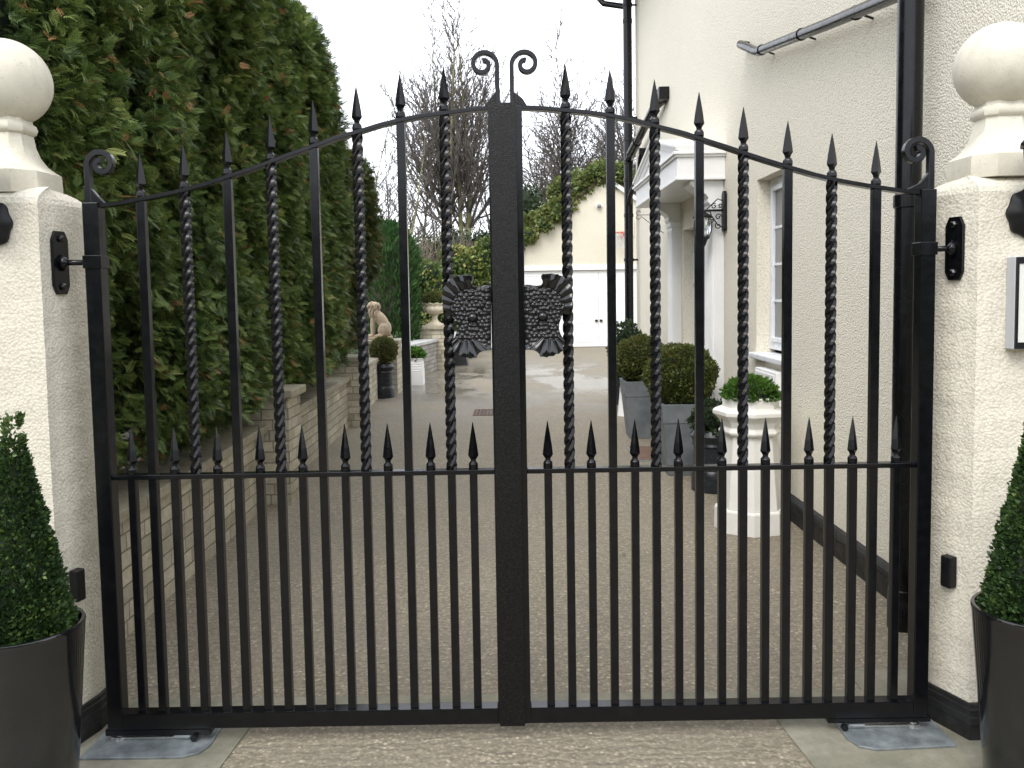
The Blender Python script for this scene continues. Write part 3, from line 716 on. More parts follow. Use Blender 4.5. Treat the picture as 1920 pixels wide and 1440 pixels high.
# topiary cones in dark planters either side
def topiary(x, y, label_pot, label_tree, tip, seed):
    r = empty('round_planter', (x, y, 0), label_pot, 'planter', 'dark glazed planters by the gate pillars')
    H = .56; prof = [(q*.865, z*1.0) for q, z in [(.125, 0), (.135, .01), (.150, .15), (.166, .32), (.180, .47), (.187, .545), (.189, .553), (.186, .560), (.176, .560), (.172, .552), (.168, .50)]]
    MB().lathe(x, y, prof, 72, 0, True).build('pot', M['darkpot'], r, 'auto')
    MB().lathe(x, y, [(.145, .505), (.10, .515), (.02, .520)], 30, 0, True).build('soil', M['soil'], r, True)
    t = empty('cone_topiary', (x, y, .51), label_tree, 'topiary', 'clipped box cones')
    n = 17000; h = tip-.53; u = rng.uniform(0, 1, n)
    # more leaves where the cone is wide
    u = 1-np.sqrt(1-u*.995) ; a = rng.uniform(0, 2*PI, n)
    rad = .112*np.sin(np.clip(.35+(1-u)*1.25, 0, 1.45))*(1-u)**.62+.012
    P0 = np.stack([np.cos(a), np.sin(a), u*4], 1); rad = rad*(1+.11*vnoise(P0*np.array([3, 3, 2.]), seed, 1.5)+rng.uniform(-.20, .06, n))
    P = np.stack([x+rad*np.cos(a), y+rad*np.sin(a), .53+u*h], 1)
    nr = np.stack([np.cos(a), np.sin(a), np.full(n, .75)], 1)+rng.normal(size=(n, 3))*.55
    ti = np.clip(rng.normal(.42, .2, n)+.2*vnoise(P, seed+1, 14), 0, 1)
    # new shoots at the tip and over the surface
    segs = []; LP = []; LN = []
    for i in range(90):
        uu = random.random()**.5 if i > 14 else .96; aa = random.uniform(0, 6.28); rr = .112*math.sin(min(1.45, .35+(1-uu)*1.25))*(1-uu)**.62+.005
        p = Vector((x+rr*math.cos(aa), y+rr*math.sin(aa), .53+uu*h)); dd = Vector((math.cos(aa)*.5, math.sin(aa)*.5, 1+random.random())).normalized()
        l_ = random.uniform(.02, .05); q = p+dd*l_; segs.append((tuple(p), tuple(q), .0012, .0008))
        for k in range(7): pp = p.lerp(q, .2+.12*k); LP.append(tuple(pp)); LN.append(tuple(dd+Vector((random.gauss(0, .8), random.gauss(0, .8), random.gauss(0, .5)))))
    leaf_mesh('foliage', L['box_dark'], *LEAF, np.concatenate([P, np.array(LP)]), np.concatenate([nr, np.array(LN)]), np.concatenate([rng.uniform(.010, .018, n), rng.uniform(.011, .017, len(LP))]), np.concatenate([ti, rng.uniform(.5, .95, len(LP))]), t)
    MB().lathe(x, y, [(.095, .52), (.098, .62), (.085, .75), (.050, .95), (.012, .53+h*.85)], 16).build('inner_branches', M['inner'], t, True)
topiary(-1.436, 2.35, 'dark glazed round planter in front of the hedge side pillar', 'clipped cone topiary at the left picture edge before the hedge side pillar', 1.16, 3)
topiary(1.508, 2.35, 'dark glazed round planter in front of the intercom pillar', 'clipped cone topiary at the right picture edge below the intercom', 1.15, 8)

# ================================================================ LEFT BOUNDARY
def wx(y): return -1.64-.026*y
def wall_seg(name, pts, z, th, label, mat, cop, gap_cop=.03):
    """low wall following pts along its drive face"""
    r = empty(name, (pts[0][0], pts[0][1], 0), label, 'garden wall', 'low block garden walls')
    n = len(pts)
    def off(d_):
        o = []
        for i, (x, y) in enumerate(pts):
            a = pts[max(0, i-1)]; b = pts[min(n-1, i+1)]; tx, ty = b[0]-a[0], b[1]-a[1]; l_ = math.hypot(tx, ty); o.append((x-ty/l_*d_, y+tx/l_*d_))
        return o
    f0, b0 = off(0), off(th); MB().prism(f0+b0[::-1], 'z', -.01, z-.055).build('blockwork', mat, r)
    # coping in slabs
    c = MB(); f1, b1 = off(-.03), off(th+.03)
    for i in range(n-1):
        L0 = math.dist(f1[i], f1[i+1]); k = max(1, round(L0/.6))
        for j in range(k):
            a, b = j/k+.004, (j+1)/k-.004
            P = lambda p, q, t: (p[0]+(q[0]-p[0])*t, p[1]+(q[1]-p[1])*t)
            c.prism([P(f1[i], f1[i+1], a), P(f1[i], f1[i+1], b), P(b1[i], b1[i+1], b), P(b1[i], b1[i+1], a)], 'z', z-.0548, z)
    c.build('coping', cop, r, bevel=.006)
    return r
wall_seg('garden_wall', [(wx(3.1), 3.1), (wx(4.5), 4.5), (wx(5.90), 5.90)], .585, .34, 'low buff block wall under the hedge nearest the gate', M['block'], M['coping'])
wall_seg('garden_wall', [(wx(6.24), 6.24), (wx(8), 8), (wx(9.42), 9.42)], .585, .34, 'low buff block wall running between the first two piers', M['block'], M['coping'])
wall_seg('garden_wall', [(wx(9.82), 9.82), (wx(11), 11), (wx(12.4)-.02, 12.4)], .60, .34, 'low buff block wall between the second pier and the lion pier', M['block'], M['coping'])
wall_seg('garden_wall', [(-1.98, 12.96), (-1.92, 13.8), (-1.78, 14.8), (-1.62, 15.7), (-1.50, 16.5)], .62, .30, 'curving pale wall with white coping between lion and urn piers', M['block_pale'], M['coping_pale'])
wall_seg('garden_wall', [(-1.32, 17.13), (-1.12, 18.4), (-.95, 20.0)], .62, .30, 'short far wall with white coping beyond the urn pier', M['block_pale'], M['coping_pale'])
def pier(x0, x1, y0, y1, z, label, mat=None, cop=None):
    r = empty('wall_pier', ((x0+x1)/2, (y0+y1)/2, 0), label, 'wall pier', 'square block wall piers')
    MB().box(x0+.04, x1-.04, y0+.04, y1-.04, -.01, z-.06).build('shaft', mat or M['block'], r)
    MB().box(x0, x1, y0, y1, z-.0598, z).build('cap', cop or M['coping'], r, bevel=.010)
pier(-1.95, -1.575, 5.86, 6.28, .835, 'buff block pier nearest the gate with bare flat cap')
pier(-2.15, -1.71, 9.38, 9.86, .805, 'shaded bare capped block pier under the hedge end')
pier(-2.25, -1.695, 12.38, 12.98, .825, 'buff block pier that carries the seated lion')
pier(-1.880, -1.270, 16.48, 17.15, .868, 'tall buff pier carrying the stone urn')
o = MB().box(wx(4.5)+.001, wx(4.5)+.030, 4.47, 4.53, .345, .465).build('photocell', M['flatblack'], None, bevel=.006, origin=(wx(4.5), 4.5, .4))
tag(o, 'small black safety sensor on the garden wall near the gate', 'gate sensor', 'black gate safety sensors')

# hedge -------------------------------------------------------------
def hedge2(label, y0, y1, fx, depth, ztop, zbot, n, size, mat, seed, tint, uz=.80, ur=.2, ua=.3):
    """fx(y) face position; closed rounded body covered with drooping sprays"""
    cy = (y0+y1)/2; r = empty('conifer_hedge', (fx(cy)-depth/2, cy, 0), label, 'hedge', 'tall clipped conifer hedges')
    def surf(Y, a):
        """a 0..1 from the foot of the face up over the top to the back"""
        zt = ztop(Y); rr = .75; hgt = zt-zbot; L1 = hgt-rr; L2 = rr*PI/2; L3 = depth-2*rr; T = L1+L2+L3; s_ = a*T
        x = np.where(s_ < L1, 0, np.where(s_ < L1+L2, -rr*(1-np.cos((s_-L1)/rr)), -rr-(s_-L1-L2)))
        z = np.where(s_ < L1, zbot+s_, np.where(s_ < L1+L2, zbot+L1+rr*np.sin((s_-L1)/rr), zt))
        nx = np.where(s_ < L1, 1., np.where(s_ < L1+L2, np.cos((s_-L1)/rr), 0.)); nz = np.where(s_ < L1, 0., np.where(s_ < L1+L2, np.sin((s_-L1)/rr), 1.))
        return x+fx(Y), z, nx, nz
    def taper(Y):   # ends round off
        return np.clip((y1-Y)/.6, 0, 1)**.5
    Y = y0+(y1-y0)*rng.uniform(0, 1, n)**1.25; a = rng.uniform(0, .86, n)
    x, z, nx, nz = surf(Y, a); e = (1-taper(Y))*.7
    P = np.stack([x-e*nx, Y, z-e*nz], 1)
    bulge = .13*vnoise(P, seed, 1.7)+.085*vnoise(P, seed+1, 5.0)+.05*vnoise(P, seed+2, 13.)
    under = np.clip((uz-z)/ur, 0, 1)*ua
    depthj = -np.abs(rng.normal(0, .085, n))
    N_ = np.stack([nx, np.zeros(n), nz], 1)
    P = P+N_*(bulge+depthj-under)[:, None]
    D = N_*1.0+np.array([0, -.25, .05])+rng.normal(size=(n, 3))*.50
    D[:, 2] += np.where(rng.uniform(0, 1, n) < .35, .35, -.45)
    spin = N_*.8+np.array([0, 0, .9])+rng.normal(size=(n, 3))*.45
    ti = np.clip(rng.normal(tint, .20, n)+.13*vnoise(P, seed+5, 2.4)+.10*vnoise(P, seed+6, 9), 0, .90)
    dead = (vnoise(P, seed+8, 6.) > .52) & (rng.uniform(0, 1, n) < .45); ti = np.where(dead, rng.uniform(.92, 1, n), ti)
    sz = (size*(1+.085*(Y-y0)))*rng.uniform(.65, 1.25, n)
    # outer sprays stand in tufts over an inner layer tinted dark as gap shade
    tuft = vnoise(P, seed+11, 8.); outer = (rng.uniform(0, 1, n) < .55) & (tuft > -.35)
    P = P+N_*np.where(outer, .035+.05*np.clip(tuft, 0, 1.5), -.05)[:, None]
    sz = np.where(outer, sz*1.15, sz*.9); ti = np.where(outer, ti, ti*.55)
    ti = np.where(outer & (rng.uniform(0, 1, n) < .022), rng.uniform(.93, 1, n), ti)
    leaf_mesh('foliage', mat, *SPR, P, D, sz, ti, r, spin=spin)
    # end facing the far side
    m = n//9; yy = y1-.25+rng.normal(0, .05, m); xx = fx(y1)-rng.uniform(.1, depth-.3, m); zz = rng.uniform(zbot, 1, m)*0+rng.uniform(zbot, float(ztop(np.array([y1]))[0])-.2, m)
    # dark woody interior
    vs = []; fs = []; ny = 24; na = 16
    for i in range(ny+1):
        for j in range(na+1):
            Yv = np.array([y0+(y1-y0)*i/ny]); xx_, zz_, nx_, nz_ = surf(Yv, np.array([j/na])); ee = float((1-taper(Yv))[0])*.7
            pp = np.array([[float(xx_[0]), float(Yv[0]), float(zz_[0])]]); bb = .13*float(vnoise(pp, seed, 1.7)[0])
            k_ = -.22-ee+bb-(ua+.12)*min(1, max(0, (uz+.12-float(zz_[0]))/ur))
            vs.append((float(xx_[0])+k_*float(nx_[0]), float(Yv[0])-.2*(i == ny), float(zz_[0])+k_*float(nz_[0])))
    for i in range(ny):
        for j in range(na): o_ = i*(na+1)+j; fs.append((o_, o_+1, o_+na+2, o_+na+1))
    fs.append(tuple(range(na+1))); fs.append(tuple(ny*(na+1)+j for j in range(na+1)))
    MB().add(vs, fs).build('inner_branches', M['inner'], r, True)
    # trunks
    sg = []
    for k in range(int((y1-y0)/.7)):
        yk = y0+.3+k*.7; xk = fx(yk)-depth*.42; sg.append(((xk, yk, 0), (xk+random.uniform(-.1, .1), yk, 1.4), .06, .045))
        for q in range(7): zz0 = random.uniform(.25, 1.1); sg.append(((xk, yk, zz0), (xk+random.uniform(.2, .7), yk+random.uniform(-.4, .4), zz0+random.uniform(.0, .5)), .014, .004))
    seg_mesh('trunks', M['wood'], sg, r, 6)
    return r
hedge2('huge dark green conifer hedge filling the left behind the pillar', 2.95, 9.1, lambda y: -1.67-.014*(y-3), 2.2, lambda y: 4.45-np.clip(y-6.2, 0, 9)*.16-np.clip(y-8.2, 0, 9)**2*.25, .66, 135000, .058, L['cypress'], 21, .48, .86, .22, .40)
hedge2('lower brownish conifer hedge beyond the taller one', 9.0, 11.6, lambda y: -1.86+.03*(y-9), 1.8, lambda y: 3.55-np.clip(y-10.2, 0, 3)*.22, .85, 30000, .082, L['cypress_brown'], 31, .48, 1.95, .5, .30)

# lion -------------------------------------------------------------
lx, ly, lz = -2.030, 12.66, .826
r = empty('lion_statue', (lx, ly, lz), 'carved sandstone seated lion facing the hedge on a wall pier', 'statue')
MB().box(lx-.19, lx+.19, ly-.10, ly+.10, lz, lz+.045).build('base', M['stone'], r, bevel=.008)
def ell(m, c, rr, tilt=0.):
    q = MB().ball((0, 0, 0), rr, 20, 12); ct, st = math.cos(tilt), math.sin(tilt)
    m.add([(lx+c[0]+x*ct+z*st, ly+c[1]+y, lz+.04+c[2]-x*st+z*ct) for x, y, z in q.v], q.f)
m = MB()
ell(m, (.095, 0, .13), (.095, .085, .125)); ell(m, (.045, 0, .25), (.085, .078, .17), -.55); ell(m, (-.04, 0, .33), (.085, .082, .13), -.3)
ell(m, (-.075, 0, .40), (.085, .088, .12)); ell(m, (-.105, 0, .465), (.070, .068, .075)); ell(m, (-.165, 0, .445), (.042, .036, .034)); ell(m, (-.06, 0, .48), (.06, .075, .06))
for s_ in (-1, 1):
    ell(m, (-.095, s_*.045, .17), (.033, .031, .17)); ell(m, (-.125, s_*.045, .022), (.052, .032, .026))
    ell(m, (.065, s_*.075, .115), (.078, .030, .092), .35); ell(m, (.01, s_*.082, .022), (.075, .028, .025)); ell(m, (-.10, s_*.055, .528), (.018, .014, .020))
m.tube([(lx+.16, ly, lz+.07), (lx+.185, ly+.03, lz+.055), (lx+.15, ly+.085, lz+.05), (lx+.06, ly+.10, lz+.055)], .014, 8)
body = m.build('body', M['stone'], r, True)
md = body.modifiers.new('remesh', 'REMESH'); md.mode = 'VOXEL'; md.voxel_size = .009; md.use_smooth_shade = True
# mane locks
m = MB()
for i in range(60):
    a = random.uniform(-2.6, 2.6); zz = random.uniform(.30, .50); rr_ = .075+.02*random.random()
    cx_ = -.075; p = Vector((lx+cx_+rr_*math.cos(a)*1.0, ly+rr_*math.sin(a), lz+.04+zz)); m.tube([p+Vector((0, 0, .03)), p+Vector((math.cos(a)*.012, math.sin(a)*.012, 0)), p+Vector((math.cos(a)*.004, 0, -.035))], [.006, .012, .003], 6)
m.build('mane', M['stone'], r, True)

# urn --------------------------------------------------------------
ux, uy, uz = -1.560, 16.80, .868
r = empty('stone_urn', (ux, uy, uz), 'pale stone pedestal urn standing on the far wall pier', 'urn')
MB().box(ux-.165, ux+.165, uy-.165, uy+.165, uz, uz+.04).build('base', M['urn'], r, bevel=.008)
MB().lathe(ux, uy, [(.14, .04), (.135, .055), (.09, .08), (.062, .12), (.052, .17), (.062, .20), (.085, .21), (.07, .222), (.10, .235)], 28, z0=uz).build('stem', M['urn'], r, 'auto')
vs = []; fs = []; n = 72; prof = [(.09, .235), (.15, .25), (.205, .285), (.225, .33), (.222, .37), (.205, .40), (.215, .425), (.245, .445), (.247, .458), (.225, .460), (.19, .43)]
for k, (q, z) in enumerate(prof):
    for i in range(n):
        a = 2*PI*i/n; s_ = 1+.055*abs(math.cos(a*7))*(1 if 1 <= k <= 4 else 0)+.02*math.cos(a*14)*(k > 5); vs.append((ux+q*s_*math.cos(a), uy+q*s_*math.sin(a), uz+z+(.012*math.cos(a*10) if 6 < k < 10 else 0)))
for k in range(len(prof)-1):
    for i in range(n): j = (i+1) % n; fs.append((k*n+i, k*n+j, (k+1)*n+j, (k+1)*n+i))
fs.append(tuple((len(prof)-1)*n+i for i in range(n)))
MB().add(vs, fs).build('bowl', M['urn'], r, True)
def ball_shrub(name, c, rad, n, size, mat, label, cat, group=None, rough=.10, seed=1, tint0=(.5, .22), k=.82, tmpl=LEAF, stem=None):
    r = empty(name, (c[0], c[1], c[2]-(rad[2] if isinstance(rad, tuple) else rad)), label, cat, group)
    ball_foliage('foliage', mat, c, rad, n, size, r, rough, tint0, tmpl, seed); hull('inner_branches', r, c, rad, None, k)
    return r
ball_shrub('ball_shrub', (ux, uy, uz+.53), (.22, .22, .155), 2600, .035, L['box_olive'], 'small clipped ball shrub growing in the stone urn', 'shrub', 'clipped box balls', seed=5)

# black chimney-pot planter with ball, before the lion pier
def chimney_pot_black(x, y, H, R, label, grp):
    r = empty('chimney_pot', (x, y, 0), label, 'chimney pot planter', grp)
    k = R; MB().lathe(x, y, [(k, 0), (k, .13*H/.5), (k*.98, .155*H/.5), (k*.91, .175*H/.5)], 40).build('base_band', M['blackpot'], r, 'auto', )
    MB().lathe(x, y, [(k*.91, .1752*H/.5), (k*.89, .36*H/.5)], 40).build('body', M['blackpot'], r, 'auto')
    MB().lathe(x, y, [(k*.89, .3602*H/.5), (k*.96, .375*H/.5), (k*.92, .395*H/.5), (k*1.01, .43*H/.5), (k*1.07, .455*H/.5), (k*.96, .48*H/.5), (k*.90, H), (k*.80, H), (k*.78, H*.94)], 40).build('rim', M['blackpot'], r, 'auto')
    return r
chimney_pot_black(-1.915, 12.12, .50, .176, 'black chimney pot planter before the lion pier', 'black chimney pot planters')
ball_shrub('ball_shrub', (-1.885, 12.12, .70), (.195, .19, .185), 4200, .026, L['box_olive'], 'clipped olive ball shrub in the pot below the lion', 'shrub', 'clipped box balls', seed=6, tint0=(.58, .24))

# white ridged square pot
px_, py_ = -1.655, 13.80
r = empty('square_pot', (px_, py_, 0), 'white ridged square pot before the curving pale wall', 'planter')
def sq(m, cx_, cy_, prof, z0=0.):
    vs = []; fs = []
    for h_, z in prof: vs += [(cx_-h_, cy_-h_, z0+z), (cx_+h_, cy_-h_, z0+z), (cx_+h_, cy_+h_, z0+z), (cx_-h_, cy_+h_, z0+z)]
    for k in range(len(prof)-1):
        for i in range(4): j = (i+1) % 4; fs.append((k*4+i, k*4+j, (k+1)*4+j, (k+1)*4+i))
    fs += [(3, 2, 1, 0), tuple((len(prof)-1)*4+i for i in range(4))]
    return m.add(vs, fs)
sq(MB(), px_, py_, [(.172, 0), (.165, .22)]+[(q, z) for i in range(5) for q, z in ((.160-.003*i, .222+i*.040), (.168-.003*i, .232+i*.040), (.166-.003*i, .255+i*.040))]+[(.165, .432), (.168, .45), (.15, .452), (.148, .42)]).build('pot', M['white'], r, bevel=.003)
ball_shrub('leafy_plant', (px_, py_, .50), (.17, .16, .11), 900, .055, L['hebe'], 'small bright green plant in the ridged square pot', 'plant', seed=9, rough=.2)

# dark tapered trough
tx_, ty_ = -1.15, 17.5
r = empty('tapered_planter', (tx_, ty_, 0), 'small dark grey tapered planter at the foot of the urn pier', 'planter')
sq(MB(), tx_, ty_, [(.225, 0), (.215, .02), (.165, .25), (.16, .26), (.14, .258), (.13, .22)]).build('pot', M['flatblack'], r, bevel=.006)

# ================================================================ HOUSE
HX = 1.82; HY0, HY1, HZ = 2.96, 12.02, 5.86
WIN = (5.42, 6.14, 1.03, 2.30); DOOR = (7.52, 8.74, 0.0, 2.13)
house = empty('house', (HX+2, 7.5, 0), 'cream rendered house with white pedimented porch along the right side', 'house')
ys = sorted({HY0, WIN[0], WIN[1], DOOR[0], DOOR[1], HY1}); zs = sorted({-.01, WIN[2], WIN[3], DOOR[3], HZ})
vs = []; fs = []; vi = {}
def vid(y, z):
    if (y, z) not in vi: vi[(y, z)] = len(vs); vs.append((HX, y, z))
    return vi[(y, z)]
for a, b in zip(ys, ys[1:]):
    for c, d in zip(zs, zs[1:]):
        ym, zm = (a+b)/2, (c+d)/2
        if WIN[0] < ym < WIN[1] and WIN[2] < zm < WIN[3]: continue
        if DOOR[0] < ym < DOOR[1] and zm < DOOR[3]: continue
        fs.append((vid(a, c), vid(a, d), vid(b, d), vid(b, c)))
def reveal(y0, y1, z0, z1, dp, bottom=True):
    o = len(vs)
    for y, z in ((y0, z0), (y1, z0), (y1, z1), (y0, z1)): vs.append((HX, y, z)); vs.append((HX+dp, y, z))
    for i in range(4):
        j = (i+1) % 4
        if i == 0 and not bottom: continue
        fs.append((o+2*i, o+2*i+1, o+2*j+1, o+2*j))
reveal(*WIN, .14); reveal(*DOOR, .16, False)
o = len(vs); XB = 9.
for x, y in ((HX, HY0), (XB, HY0), (XB, HY1), (HX, HY1)): vs.append((x, y, -.01)); vs.append((x, y, HZ))
fs += [(o, o+2, o+3, o+1), (o+2, o+4, o+5, o+3), (o+4, o+6, o+7, o+5)]
me = MB().add(vs, fs); me.build('wall', M['house_render'], house)
# black painted plinth with a moulded top, stops at the door
p = MB()
for a, b in ((HY0-.03, 7.05), (9.0, HY1+.03)):
    p.prism([(HX, -.01), (HX-.034, -.01), (HX-.030, .105), (HX-.040, .115), (HX-.036, .135), (HX-.022, .15), (HX, .160)], 'y', a, b)
# rotate prism axes: poly is (x,z) for axis y
p.build('plinth', M['bitumen'], house, bevel=.003)
# window
w_ = MB(); y0, y1, z0, z1 = WIN; xf = HX+.095
def fr(m, y0, y1, z0, z1, t, xa, xb): m.box(xa, xb, y0, y0+t, z0, z1); m.box(xa, xb, y1-t, y1, z0, z1); m.box(xa, xb, y0+t, y1-t, z1-t, z1); m.box(xa, xb, y0+t, y1-t, z0, z0+t)
fr(w_, y0+.001, y1-.001, z0+.03, z1-.001, .055, xf, xf+.05)
win = w_.build('window', M['upvc'], house, bevel=.004)
def sub(ob, par): ob.parent = par; ob.location = (0, 0, 0)
def subpart(m, name, mat, par, **k): o = m.build(name, mat, None, **k); o.parent = par; return o
m = MB(); fr(m, y0+.057, y1-.057, z0+.087, z1-.057, .035, xf-.012, xf+.03); subpart(m, 'sash', M['upvc'], win, bevel=.004)
m = MB(); gy0, gy1, gz0, gz1 = y0+.0925, y1-.0925, z0+.1225, z1-.0925; m.box(xf+.012, xf+.018, gy0, gy1, gz0, gz1); subpart(m, 'pane', M['glass'], win)
m = MB(); m.box(xf+.003, xf+.0118, (gy0+gy1)/2-.009, (gy0+gy1)/2+.009, gz0, gz1)
for i in (1, 2, 3): zz = gz0+(gz1-gz0)*i/4; m.box(xf+.0035, xf+.0117, gy0, (gy0+gy1)/2-.0095, zz-.009, zz+.009); m.box(xf+.0035, xf+.0117, (gy0+gy1)/2+.0095, gy1, zz-.009, zz+.009)
subpart(m, 'glazing_bars', M['upvc'], win)
m = MB(); m.box(HX-.055, HX+.14, y0-.04, y1+.05, z0-.035, z0+.004); subpart(m, 'sill', M['upvc'], win, bevel=.008)
# door
d0, d1, dz = DOOR[0], DOOR[1], DOOR[3]; xd = HX+.10
m = MB(); fr(m, d0+.001, d1-.001, 0.0, dz-.001, .075, xd, xd+.055); door = m.build('front_door', M['upvc'], house, bevel=.004)
m = MB(); m.box(xd+.012, xd+.05, d0+.0765, d1-.0765, .076, dz-.0765); subpart(m, 'door_leaf', M['upvc'], door)
for (a, b, c, d) in ((d0+.16, (d0+d1)/2-.04, .95, dz-.18), ((d0+d1)/2+.04, d1-.16, .95, dz-.18), (d0+.16, (d0+d1)/2-.04, .22, .82), ((d0+d1)/2+.04, d1-.16, .22, .82)):
    m = MB(); m.box(xd+.006, xd+.0118, a, b, c, d); subpart(m, 'leaded_pane', M['dglass'], door)
m = MB(); m.tube([(xd+.012, d0+.12, 1.02), (xd-.04, d0+.12, 1.02), (xd-.04, d0+.20, 1.02)], .009, 8); subpart(m, 'handle', M['bolt'], door)
m = MB(); m.box(HX-.30, HX+.099, d0+.002, d1-.002, -.009, .075); m.build('doorstep', M['concrete'], house, bevel=.01)
# pilasters
def pilaster(a, b, fl):
    m = MB(); xf_ = HX-.10; m.box(xf_, HX-.0005, a, b, .16, 2.18)
    n = 7
    for i in range(n):   # raised reeds on the camera-side face
        xx = xf_+.012+(.085)*i/n; m.box(xx, xx+.006, a-.006, a-.0003, .2, 2.14)
    for i in range(9):
        yy = a+.012+(b-a-.02)*i/9; m.box(xf_-.006, xf_-.0003, yy, yy+(b-a)/22, .2, 2.14)
    m.box(xf_-.02, HX-.0006, a-.02, b+.02, -.005, .1597)
    m.box(xf_-.015, HX-.0004, a-.015, b+.015, 2.1803, 2.225)
    m.build('pilaster', M['white'], house, bevel=.002)
    c = MB()   # scrolled corbel carrying the canopy
    pr = [(HX-.0007, 2.226), (HX-.115, 2.226), (HX-.135, 2.25), (HX-.130, 2.28), (HX-.15, 2.31), (HX-.20, 2.345), (HX-.26, 2.375), (HX-.29, 2.40), (HX-.29, 2.429), (HX-.0007, 2.429)]
    c.prism(pr, 'y', a+.01, b-.01); c.build('corbel', M['white'], house, bevel=.006)
pilaster(7.08, 7.36, True); pilaster(8.86, 9.10, True)
# canopy: frieze box, cornices and pediment
cy0, cy1, cxo = 7.04, 9.34, 1.415
m = MB(); m.box(cxo, HX-.0008, cy0, cy1, 2.455, 2.62)
m.box(cxo-.012, HX-.0009, cy0-.012, cy1+.012, 2.4302, 2.4548); m.box(cxo-.020, HX-.0010, cy0-.020, cy1+.020, 2.6203, 2.640); m.box(cxo-.038, HX-.0011, cy0-.038, cy1+.038, 2.6403, 2.664)
m.build('canopy', M['white'], house, bevel=.004)
cyc = (cy0+cy1)/2; ap = 2.93
m = MB(); m.prism([(cy0+.02, 2.6645), (cy1-.02, 2.6645), (cyc, ap-.03)], 'x', cxo+.03, HX-.0012)
for s_ in (-1, 1):   # raking mouldings
    e = cyc+s_*(cy1-cyc+.035)
    for (o1, o2, xx) in ((0, .022, cxo-.036), (.0223, .045, cxo-.018), (.0453, .075, cxo+.002)):
        m.prism([(e, 2.6648+.052-o1), (e, 2.6648+.052-o2), (cyc, ap+.052-o2-.01), (cyc, ap+.052-o1-.01)][::s_], 'x', xx, HX-.0013)
m.build('pediment', M['white'], house, bevel=.002)
# meter cabinet
m = MB(); m.box(HX-.075, HX-.0014, 5.46, 5.92, .36, .945); mc = m.build('meter_cabinet', M['white'], house, bevel=.006)
m = MB(); m.box(HX-.083, HX-.0755, 5.48, 5.90, .38, .925); subpart(m, 'cabinet_door', M['white'], mc, bevel=.003)
for zz in (.50, .80): m = MB(); m.tube([(HX-.078, 5.4595, zz-.02), (HX-.078, 5.4595, zz+.02)], .006, 8); subpart(m, 'latch', M['bolt'], mc)
# downpipes
def rings(m, x, y, zs_, r): 
    for z in zs_: m.lathe(x, y, [(r, z), (r+.006, z+.004), (r+.006, z+.055), (r, z+.06)], 24)
m = MB(); x_, y_ = 1.700, 3.56; m.lathe(x_, y_, [(.052, .06), (.052, 5.74)], 32)
dp = m.build('downpipe', M['pipe'], house, 'auto')
m = MB(); [subpart((lambda q: (rings(q, x_, y_, (zz,), .0525), q)[1])(MB()), 'collar', M['pipe'], dp, smooth='auto') for zz in (.12, 1.835, 4.2)]
m = MB(); m.lathe(x_, y_, [(.060, .0), (.060, .13), (.054, .14)], 28); subpart(m, 'shoe', M['pipe'], dp, smooth='auto')
m = MB()
for z in (.6, 4.4): m = MB(); m.box(x_+.02, HX, y_-.012, y_+.012, z, z+.03); subpart(m, 'bracket', M['pipe'], dp)
m = MB(); pts = [(HX-.005, 6.36, 3.335), (HX-.07, 6.33, 3.335), (HX-.085, 6.28, 3.32), (HX-.085, 6.10, 3.245), (HX-.085, 5.92, 3.17), (HX-.085, 5.83, 3.14), (HX-.085, 4.6, 2.93), (HX-.10, 3.68, 2.775), (1.70, 3.57, 2.75)]
m.tube(pts, [.028, .028, .030, .030, .030, .032, .032, .032, .032], 16); wp = m.build('waste_pipe', M['pipe'], house, 'auto')
m = MB()
for yy, zz in ((5.75, 3.127), (4.98, 2.995), (4.2, 2.862)): m = MB(); m.tube([(HX-.085, yy-.006, zz-.001), (HX-.085, yy+.006, zz+.001)], .037, 16); m.tube([(HX-.085, yy, zz), (HX, yy, zz-.03)], .006, 6); subpart(m, 'clip', M['pipe'], wp)
# far corner pipes
m = MB(); x_, y_ = 1.690, 11.86; m.lathe(x_, y_, [(.062, .02), (.062, 5.74)], 28); dp2 = m.build('downpipe', M['pipe'], house, 'auto')
m = MB(); [subpart((lambda q: (rings(q, x_, y_, (zz,), .0625), q)[1])(MB()), 'collar', M['pipe'], dp2, smooth='auto') for zz in (.3, 2.55, 3.05, 3.30, 3.62, 5.25)]
m = MB()
for z in (1.95, 3.95, 5.5): m = MB(); m.tube([(x_+.02, y_, z), (HX, y_, z)], .014, 8); m.tube([(x_, y_, z-.02), (x_, y_, z+.02)], .072, 20); subpart(m, 'bracket', M['pipe'], dp2)
m = MB(); m.tube([(HX-.03, 9.62, 3.70), (HX-.10, 9.9, 3.655), (1.70, 11.2, 3.46), (1.69, 11.84, 3.36)], [.05, .052, .052, .052], 16); wp2 = m.build('waste_pipe', M['pipe'], house, 'auto')
m = MB(); m.box(HX-.12, HX, 9.48, 9.66, 3.66, 3.80); subpart(m, 'hopper', M['pipe'], wp2, bevel=.01)
m = MB(); m.tube([(1.69, 11.6, 3.405), (1.70, 11.1, 3.475)], .062, 16); subpart(m, 'socket', M['pipe'], wp2)
m = MB(); m.tube([(HX-.01, 11.0, 3.33), (HX-.07, 11.0, 3.33), (HX-.085, 11.05, 3.25), (HX-.085, 11.1, 3.12), (HX-.10, 11.35, 2.98), (1.69, 11.7, 2.84), (1.69, 11.84, 2.72)], .036, 14); m.tube([(HX-.11, 11.0, 3.33), (HX, 11.0, 3.33)], .048, 14); m.build('waste_pipe', M['pipe'], house, 'auto')
